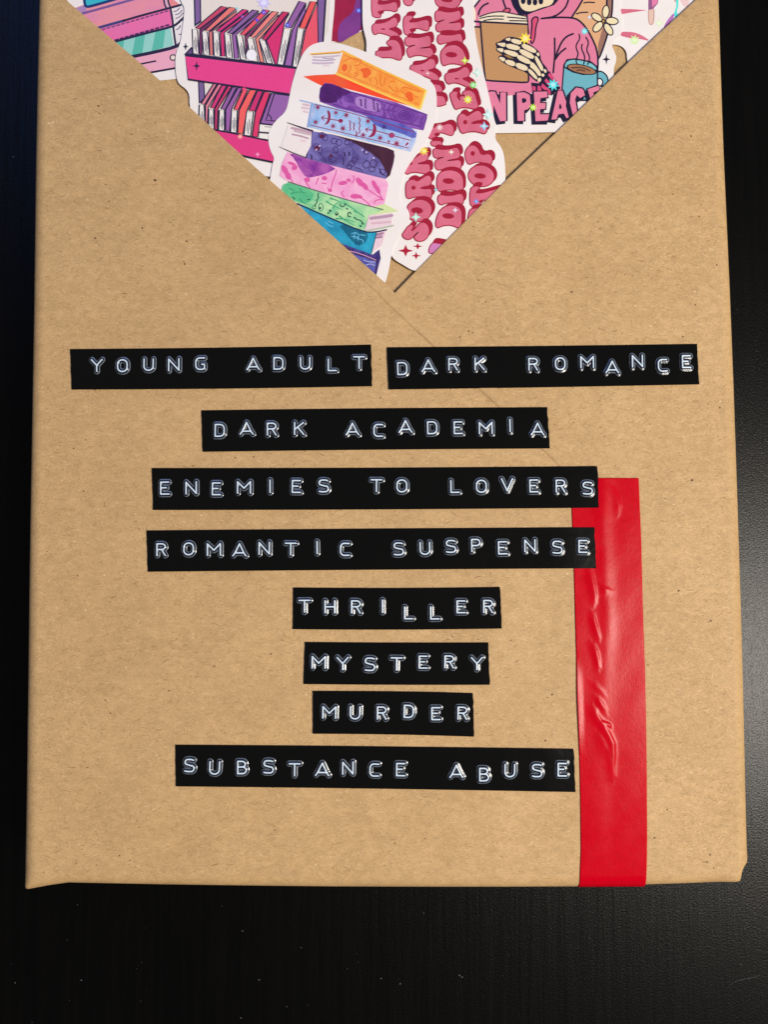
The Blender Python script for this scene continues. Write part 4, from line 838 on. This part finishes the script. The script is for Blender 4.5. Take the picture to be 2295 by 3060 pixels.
def red_tape():
    root = empty("red_tape", P(1820, 2100, ZL), "strip of creased glossy red tape running off the parcel's bottom edge", "tape")
    V, F = [], []; NU, NV = 66, 330
    rows = []; HL = [0] * (NU + 1)
    o, inn = rim_points(ZL, 0.0)
    k = idx_of((1815, 2651)); yo, yi = o[k][1], inn[k][1]
    y0 = 1428.5
    ys = [y0 + (2618 - y0) * j / NV for j in range(NV + 1)]
    for j, py in enumerate(ys):
        row = []
        xl, xr = interp(TAPE_L, py), interp(TAPE_R, py)
        for i in range(NU + 1):
            u = i / NU; px = xl + (xr - xl) * u
            if j == 0: pass
            h = .00019
            e = (px - 1815) / 10.0                                   # steps down past the flap's cut edge
            h -= .00010 * (1 / (1 + math.exp(-max(-30, min(30, e)))) )
            h += .00013 * math.exp(-((px - 1812 - 6 * math.sin(py * .011)) / 22.0) ** 2) * max(0, min(1, (2120 - py) / 300.0))
            for poly, hh, w in CREASES:
                if not (min(p[1] for p in poly) - 40 < py < max(p[1] for p in poly) + 40): continue
                d, t, side = seg_d(px, py, poly)
                ww = w * (1.0 if side > 0 else 2.4)
                if d < 4 * ww: h += .62 * hh * math.exp(-(d / ww) ** 2) * math.sin(math.pi * (.08 + .84 * t)) ** .6
            if 1960 < py < 2260 and u < .1: h += .00022 * (1 - u / .1) ** 1.5 * math.sin(math.pi * (py - 1960) / 300)   # lifted edge
            h += .000015 * math.sin(px * .06 + py * .021) * math.sin(py * .013)
            x, y, z = P(px, py, ZL + h)
            if y < yi:                                               # over the rounded bottom edge
                f = min(1, (yi - y) / (yi - yo)); z = ZL + h - RAD + RAD * math.sqrt(max(0, 1 - f * f))
            row.append(len(V)); V.append((x, y, z)); HL[i] = h
        rows.append(row)
    xl0, xr0 = V[rows[-1][0]][0], V[rows[-1][-1]][0]
    ylast = V[rows[-1][0]][1]; a_last = math.asin(min(1, max(0, (yi - ylast) / (yi - yo))))
    for s in range(1, 13):                                          # round the edge and down the front side
        a = a_last + (math.pi / 2 - a_last) * min(1, s / 9.0)
        down = 0 if s <= 9 else (s - 9) * .004
        row = []
        for i in range(NU + 1):
            u = i / NU
            row.append(len(V)); V.append((xl0 + (xr0 - xl0) * u, yi - (yi - yo + .00013) * math.sin(a), ZL + HL[i] - RAD + RAD * math.cos(a) - down))
        rows.append(row)
    for r0, r1 in zip(rows[:-1], rows[1:]):
        for i in range(NU): F.append((r0[i], r1[i], r1[i + 1], r0[i + 1]))
    ob = mesh_obj("tape_strip", V, F, [red_mat()], None, root, True)
    so = ob.modifiers.new("thickness", 'SOLIDIFY'); so.thickness = .00008; so.offset = -1
red_tape()

# ------------------------------------------------------------------ embossed label strips
def label_mats():
    m, nt, b = new_mat("black_label_plastic")
    tc = N(nt, 'ShaderNodeTexCoord')
    n2 = N(nt, 'ShaderNodeTexNoise'); n2.inputs['Scale'].default_value = 180; n2.inputs['Detail'].default_value = 3
    nt.links.new(tc.outputs['Object'], n2.inputs['Vector'])
    b2 = N(nt, 'ShaderNodeBump'); b2.inputs['Strength'].default_value = .35; b2.inputs['Distance'].default_value = .0003
    nt.links.new(n2.outputs['Fac'], b2.inputs['Height']); nt.links.new(b2.outputs[0], b.inputs['Normal'])
    b.inputs['Base Color'].default_value = (.0012, .0012, .0013, 1); b.inputs['Roughness'].default_value = .12
    b.inputs['Specular IOR Level'].default_value = .45
    e, nt, b = new_mat("embossed_letter_plastic")
    at = N(nt, 'ShaderNodeAttribute'); at.attribute_name = 'stress_and_glint'
    sep = N(nt, 'ShaderNodeSeparateColor'); nt.links.new(at.outputs['Color'], sep.inputs[0])
    m1 = N(nt, 'ShaderNodeMix', data_type='RGBA'); m1.inputs['A'].default_value = (.0012, .0012, .0013, 1); m1.inputs['B'].default_value = (.004, .0055, .020, 1)
    nt.links.new(sep.outputs[2], m1.inputs['Factor'])
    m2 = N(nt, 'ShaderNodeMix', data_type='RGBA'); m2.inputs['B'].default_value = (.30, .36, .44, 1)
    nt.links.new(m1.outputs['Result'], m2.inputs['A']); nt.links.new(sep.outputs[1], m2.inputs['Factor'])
    m3 = N(nt, 'ShaderNodeMix', data_type='RGBA'); m3.inputs['B'].default_value = (.70, .85, 1.0, 1)
    nt.links.new(m2.outputs['Result'], m3.inputs['A']); nt.links.new(sep.outputs[0], m3.inputs['Factor'])
    nt.links.new(m3.outputs['Result'], b.inputs['Base Color']); b.inputs['Roughness'].default_value = .16
    return m, e
M_LABEL, M_EMBOSS = label_mats()
M_CUT = plain('cut_label_edge', (.012, .009, .012, 1), .75, .15)

def arc(cx, cy, rx, ry, a0, a1, n=8):
    return [(cx + rx * math.cos(math.radians(a0 + (a1 - a0) * i / n)), cy + ry * math.sin(math.radians(a0 + (a1 - a0) * i / n))) for i in range(n + 1)]
GLYPH = {
 'A': [[(-19, -17.5), (-14, -11), (0, 17.5), (14, -11), (19, -17.5)], [(-13.5, -9), (13.5, -9)]],
 'B': [[(-11, -17.5), (-11, 17.5), (2, 17.5)] + arc(2, 9.5, 9, 8, 90, -90) + [(-11, 1.5)], [(2, 1.5)] + arc(3, -8, 11, 9.5, 90, -90) + [(-11, -17.5)]],
 'C': [[(13, 17)] + arc(-1, 6, 11, 11.5, 90, 180, 6) + arc(-1, -6, 11, 11.5, 180, 270, 6) + [(13, -17)]],
 'D': [[(-13, -17.5), (-13, 17.5), (1, 17.5)] + arc(1, 5, 12.5, 12.5, 90, 0, 6) + arc(1, -5, 12.5, 12.5, 0, -90, 6) + [(-13, -17.5)]],
 'E': [[(12, 17.5), (-11, 17.5), (-11, -17.5), (13, -17.5)], [(-11, 1.0), (5, 1.0)]],
 'G': [[(13, 17.5)] + arc(-1, 5, 12, 12.5, 90, 180, 6) + arc(-1, -5, 12, 12.5, 180, 270, 6) + [(7, -17.5)] + arc(7, -11, 6.5, 6.5, -90, 0, 4) + [(13, -2), (5, -2)]],
 'H': [[(-14, 17.5), (-14, -17.5)], [(14, 17.5), (14, -17.5)], [(-14, 0), (14, 0)]],
 'I': [[(0, 18), (0, -18)]],
 'K': [[(-13, 17.5), (-13, -17.5)], [(13, 17.5), (-11, -1.5)], [(-4, 3.5), (14, -17.5)]],
 'L': [[(-10, 17.5), (-10, -17.5), (14, -17.5)]],
 'M': [[(-19, -17.5), (-19, 16), (0, -3), (19, 16), (19, -17.5)]],
 'N': [[(-15, -17.5), (-15, 16.5), (15, -16.5), (15, 17.5)]],
 'O': [arc(0, 5, 14, 12.5, 0, 180, 12) + arc(0, -5, 14, 12.5, 180, 360, 12) + [(14, 5)]],
 'P': [[(-11, -17.5), (-11, 17.5), (3, 17.5)] + arc(3, 8.5, 10, 9, 90, -90) + [(-11, -.5)]],
 'R': [[(-12, -17.5), (-12, 17.5), (3, 17.5)] + arc(3, 9, 10, 8.5, 90, -90) + [(-12, .5)], [(2, .5), (13, -17.5)]],
 'S': [[(12, 15.5), (6, 17.5), (-5, 17.5)] + arc(-5, 9.5, 8, 8, 90, 225, 6) + [(5, -.5)] + arc(5, -8.5, 9, 9, 60, -90, 7) + [(-6, -17.5), (-13, -16)]],
 'T': [[(-16, 17), (16, 17)], [(0, 17), (0, -18)]],
 'U': [[(-14, 17.5), (-14, -5)] + arc(0, -5, 14, 12.5, 180, 360, 12) + [(14, 17.5)]],
 'V': [[(-16, 17.5), (0, -17.5), (16, 17.5)]],
 'Y': [[(-16, 17.5), (0, 0), (16, 17.5)], [(0, 0), (0, -18)]],
}
def sm(a, b, x): t = np.clip((x - a) / (b - a), 0, 1); return t * t * (3 - 2 * t)
_glyph = {}
def glyph_mesh(ch):
    if ch in _glyph: return _glyph[ch]
    xs = np.arange(-33, 33.01, 1.0); ys = np.arange(-31, 31.01, 1.0)
    X, Y = np.meshgrid(xs, ys); D = np.full(X.shape, 1e9)
    for pl in GLYPH[ch]:
        for (ax, ay), (bx, by) in zip(pl[:-1], pl[1:]):
            dx, dy = bx - ax, by - ay; L2 = dx * dx + dy * dy
            if L2 < 1e-9: continue
            t = np.clip(((X - ax) * dx + (Y - ay) * dy) / L2, 0, 1)
            D = np.minimum(D, np.hypot(ax + t * dx - X, ay + t * dy - Y))
    Hh = .00010 * (1 - sm(6.2, 10.5, D)) + .00020 * (1 - sm(.8, 5.6, D))
    core_w = 1 - sm(1.1, 2.5, D)
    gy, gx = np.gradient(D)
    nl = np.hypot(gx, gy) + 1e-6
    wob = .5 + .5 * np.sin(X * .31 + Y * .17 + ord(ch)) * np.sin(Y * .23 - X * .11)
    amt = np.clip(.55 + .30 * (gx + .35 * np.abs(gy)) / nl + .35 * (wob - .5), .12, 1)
    # crease whitening plus painted glint: stronger at right, fading at the lower left
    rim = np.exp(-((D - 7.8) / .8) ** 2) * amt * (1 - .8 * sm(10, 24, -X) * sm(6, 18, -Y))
    navy = sm(2.5, 4, D) * (1 - sm(6, 8, D))
    nx, ny = len(xs), len(ys)
    keep = D < 11.5
    idx = -np.ones(X.shape, int); V, C = [], []
    def vid(j, i):
        if idx[j, i] < 0:
            idx[j, i] = len(V); V.append((X[j, i] * MPP, Y[j, i] * MPP, float(Hh[j, i])))
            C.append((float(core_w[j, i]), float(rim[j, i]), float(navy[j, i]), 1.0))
        return int(idx[j, i])
    F = []
    for j in range(ny - 1):
        for i in range(nx - 1):
            if keep[j, i] and keep[j + 1, i] and keep[j, i + 1] and keep[j + 1, i + 1]:
                F.append((vid(j, i), vid(j, i + 1), vid(j + 1, i + 1), vid(j + 1, i)))
    me = bpy.data.meshes.new("embossed_letter_" + ch.lower())
    me.from_pydata(V, [], F); me.materials.append(M_EMBOSS)
    at = me.color_attributes.new('stress_and_glint', 'FLOAT_COLOR', 'POINT')
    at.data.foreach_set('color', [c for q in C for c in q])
    me.polygons.foreach_set('use_smooth', [True] * len(F)); me.update()
    _glyph[ch] = me; return me

TAPE_T = .00020
def label_strip(text, corners, spots, seed, curl=0.0):
    """corners TL, TR, BR, BL in the photo; spots = one photo position for each letter"""
    (tl, tr, br, bl) = corners
    cx = sum(c[0] for c in corners) / 4; cy = sum(c[1] for c in corners) / 4
    root = empty("embossed_label", P(cx, cy, ZL), "black plastic label strip embossed with the white words " + text, "label", "embossed label strips on the parcel")
    rnd = random.Random(seed); ph = [rnd.uniform(0, 6.28) for _ in range(4)]
    NU, NV = 60, 10
    def hgt(u, v):
        h = .00005 + .000045 * (math.sin(u * 9 + ph[0]) * math.cos(v * 2.2 + ph[1]) + .5 * math.sin(u * 17 + ph[2]))
        h += curl * .5 * math.exp(-((u - .93) / .05) ** 2)
        return ZL + .00014 + TAPE_T + h
    V, F, SMF = [], [], []
    jag = [rnd.uniform(-1.2, 1.2) for _ in range(NV + 1)]
    def pt(u, v):
        x = (tl[0] * (1 - u) + tr[0] * u) * (1 - v) + (bl[0] * (1 - u) + br[0] * u) * v
        y = (tl[1] * (1 - u) + tr[1] * u) * (1 - v) + (bl[1] * (1 - u) + br[1] * u) * v
        bow = 2.2 * math.sin(math.pi * u) * math.sin(ph[3])
        return x, y + bow
    top = []
    for j in range(NV + 1):
        r = []
        for i in range(NU + 1):
            u, v = i / NU, j / NV; x, y = pt(u, v)
            if i == NU: x += jag[j]
            if i == 0: x += jag[-1 - j] * .5
            r.append(len(V)); V.append(P(x, y, hgt(u, v)))
        top.append(r)
    for j in range(NV):
        for i in range(NU): F.append((top[j][i], top[j + 1][i], top[j + 1][i + 1], top[j][i + 1])); SMF.append(True)
    ring = [top[0][i] for i in range(NU + 1)] + [top[j][NU] for j in range(1, NV + 1)] + [top[NV][i] for i in range(NU - 1, -1, -1)] + [top[j][0] for j in range(NV - 1, 0, -1)]
    low, hi = [], []
    for r in ring:
        x, y, z = V[r]; hi.append(len(V)); V.append((x, y, z)); low.append(len(V)); V.append((x, y, z - TAPE_T - .00012))
    n = len(ring); ntop = len(F)
    for k in range(n): F.append((hi[k], hi[(k + 1) % n], low[(k + 1) % n], low[k])); SMF.append(False)
    mesh_obj("strip", V, F, [M_LABEL, M_CUT], [0] * ntop + [1] * (len(F) - ntop), root, SMF)
    ang = math.atan2(-((tr[1] + br[1]) - (tl[1] + bl[1])), (tr[0] + br[0]) - (tl[0] + bl[0]))
    chars = [c for c in text if c != ' ']
    off = root.location
    for ch, (px, py) in zip(chars, spots):
        u = (px - tl[0]) / (tr[0] - tl[0]); v = (py - tl[1]) / (bl[1] - tl[1])
        z = hgt(min(1, max(0, u)), min(1, max(0, v))) + .00003
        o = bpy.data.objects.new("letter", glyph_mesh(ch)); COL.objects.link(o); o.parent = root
        p = P(px, py, z); o.location = (p[0] - off.x, p[1] - off.y, p[2] - off.z)
        o.rotation_euler = (0, 0, ang + rnd.uniform(-.015, .015))
        s = 1 + rnd.uniform(-.02, .02); o.scale = (s, s, 1)

label_strip("YOUNG ADULT", ((210, 1043.5), (1109, 1030), (1112.5, 1154), (214, 1164)),
  [(290, 1093), (366.6, 1094), (444.8, 1091), (520, 1091), (598.5, 1088), (756.7, 1088.6), (832, 1087), (912, 1087), (991, 1091.5), (1073, 1084)], 1)
label_strip("DARK ROMANCE", ((1156.6, 1038), (2082.5, 1028), (2089.7, 1148.3), (1161.7, 1163.7)),
  [(1201.8, 1102.5), (1279.5, 1094), (1353, 1089.8), (1432.4, 1088.6), (1592, 1089.8), (1673.4, 1088), (1753.7, 1082.5), (1828.6, 1097.7), (1903.8, 1080.3), (1978.7, 1093), (2049.6, 1081.7)], 2, .0005)
label_strip("DARK ACADEMIA", ((601.7, 1226.4), (1635.8, 1217), (1643, 1340), (606.4, 1350)),
  [(656.7, 1286.8), (737, 1280.3), (811.5, 1283), (893.6, 1281), (1053, 1282.5), (1129.8, 1286.8), (1211.5, 1274.9), (1291, 1278.9), (1368, 1278.9), (1451, 1278.9), (1523.6, 1272.3), (1605.7, 1282.5)], 3)
label_strip("ENEMIES TO LOVERS", ((454.6, 1398.8), (1785.5, 1393), (1790, 1517), (457.5, 1524)),
  [(492.2, 1458.9), (571.8, 1458), (646.3, 1461), (729.5, 1456), (807.3, 1453.4), (885, 1454), (967, 1452.3), (1124.8, 1451), (1200.7, 1452.3), (1357.3, 1454), (1438, 1453.4), (1514.7, 1448.7), (1594.2, 1452.3), (1673.7, 1452.9), (1755, 1459)], 4, .00025)
label_strip("ROMANTIC SUSPENSE", ((438.4, 1585.3), (1776, 1575.6), (1782, 1698), (441.4, 1708.5)),
  [(481.5, 1642.3), (564.2, 1640), (639.7, 1641), (716, 1642.7), (789.9, 1638), (868.8, 1640), (947.7, 1636), (1030, 1641.4), (1190.7, 1640), (1269.6, 1638.5), (1346.8, 1632.6), (1420.6, 1629.6), (1500.8, 1636.8), (1583, 1630.5), (1664.5, 1635), (1740.4, 1632.6)], 5, .0004)
label_strip("THRILLER", ((876.6, 1755.6), (1494.7, 1754), (1499.7, 1878), (875.3, 1880)),
  [(909.9, 1810.5), (985.8, 1812.6), (1063, 1813), (1142.8, 1811), (1219, 1830.7), (1297.2, 1830.7), (1376.5, 1812.6), (1457.5, 1811.7)], 6)
label_strip("MYSTERY", ((912, 1918.5), (1459.7, 1920), (1464.3, 2045.9), (907.4, 2043.8)),
  [(952.5, 1977.5), (1024, 1981.7), (1105, 1983.9), (1185, 1982.6), (1263.5, 1977.5), (1341.5, 1977), (1424.6, 1981.7)], 7)
label_strip("MURDER", ((935.6, 2065), (1414, 2071), (1417, 2200.7), (935.6, 2192)),
  [(984, 2126.9), (1061, 2128.6), (1140, 2129.4), (1221, 2124.4), (1301.4, 2131), (1380.7, 2129.9)], 8)
label_strip("SUBSTANCE ABUSE", ((524.3, 2225.7), (1715, 2238), (1719.8, 2366), (525.9, 2349)),
  [(566.6, 2285.6), (641.8, 2293), (722, 2291.5), (802.5, 2289.5), (880.4, 2298), (963, 2297), (1039.5, 2293.5), (1117.9, 2299), (1196.4, 2297.8), (1363.3, 2302.9), (1444.8, 2312.7), (1523, 2300.9), (1604, 2300.9), (1678.7, 2298)], 9, .0002)

# ------------------------------------------------------------------ dust on the table
def dust():
    rnd = random.Random(11); V, F = [], []
    spots = [(725, 2780, 2.2), (900, 2830, 1.6), (243, 2927, 2.2), (774, 2926, 2), (1139, 2922, 2), (1196, 2938, 2.4), (1373, 2913, 3), (1381, 2918, 2.5), (857, 3006, 2), (720, 3040, 2), (1266, 2727, 2),
             (40, 470, 2.4), (2285, 1420, 3), (2232, 1495, 2.6), (2280, 1700, 2), (45, 2935, 2), (2250, 1650, 2), (2268, 1905, 2.2), (2215, 2880, 1.6), (1760, 2800, 1.5), (420, 2990, 1.5)]
    for _ in range(25): spots.append((rnd.uniform(0, 2295), rnd.uniform(2680, 3060), rnd.uniform(.6, 1.1)))
    for _ in range(40): spots.append((rnd.uniform(2200, 2295), rnd.uniform(900, 2400), rnd.uniform(.7, 1.3)))
    for (x, y, r) in spots:
        b = len(V); c = P(x, y, 0); rr = r * 6.5e-5; s = rnd.uniform(.7, 1.6)
        for i in range(5):
            a = i * 2 * math.pi / 5 + rnd.uniform(0, .8); V.append((c[0] + rr * s * math.cos(a), c[1] + rr * math.sin(a), .00002))
        V.append((c[0], c[1], .00002 + rr * .7))
        for i in range(5): F.append((b + i, b + (i + 1) % 5, b + 5))
    hair = [(2168, 2955), (2185, 2938), (2210, 2926), (2240, 2922), (2270, 2914)]
    hair = chaikin(hair, 2, False); b = len(V)
    for (x, y) in hair:
        c = P(x, y, 0); V.append((c[0], c[1], .00002)); V.append((c[0] + .00002, c[1] + .00007, .00006))
    for i in range(len(hair) - 1): F.append((b + 2 * i, b + 2 * i + 2, b + 2 * i + 3, b + 2 * i + 1))
    o = mesh_obj("dust", V, F, [plain("dust_grey", (.20, .20, .21, 1), .8)])
    tag(o, "pale dust specks and a stray hair on the black table", "dust", kind="stuff")
dust()
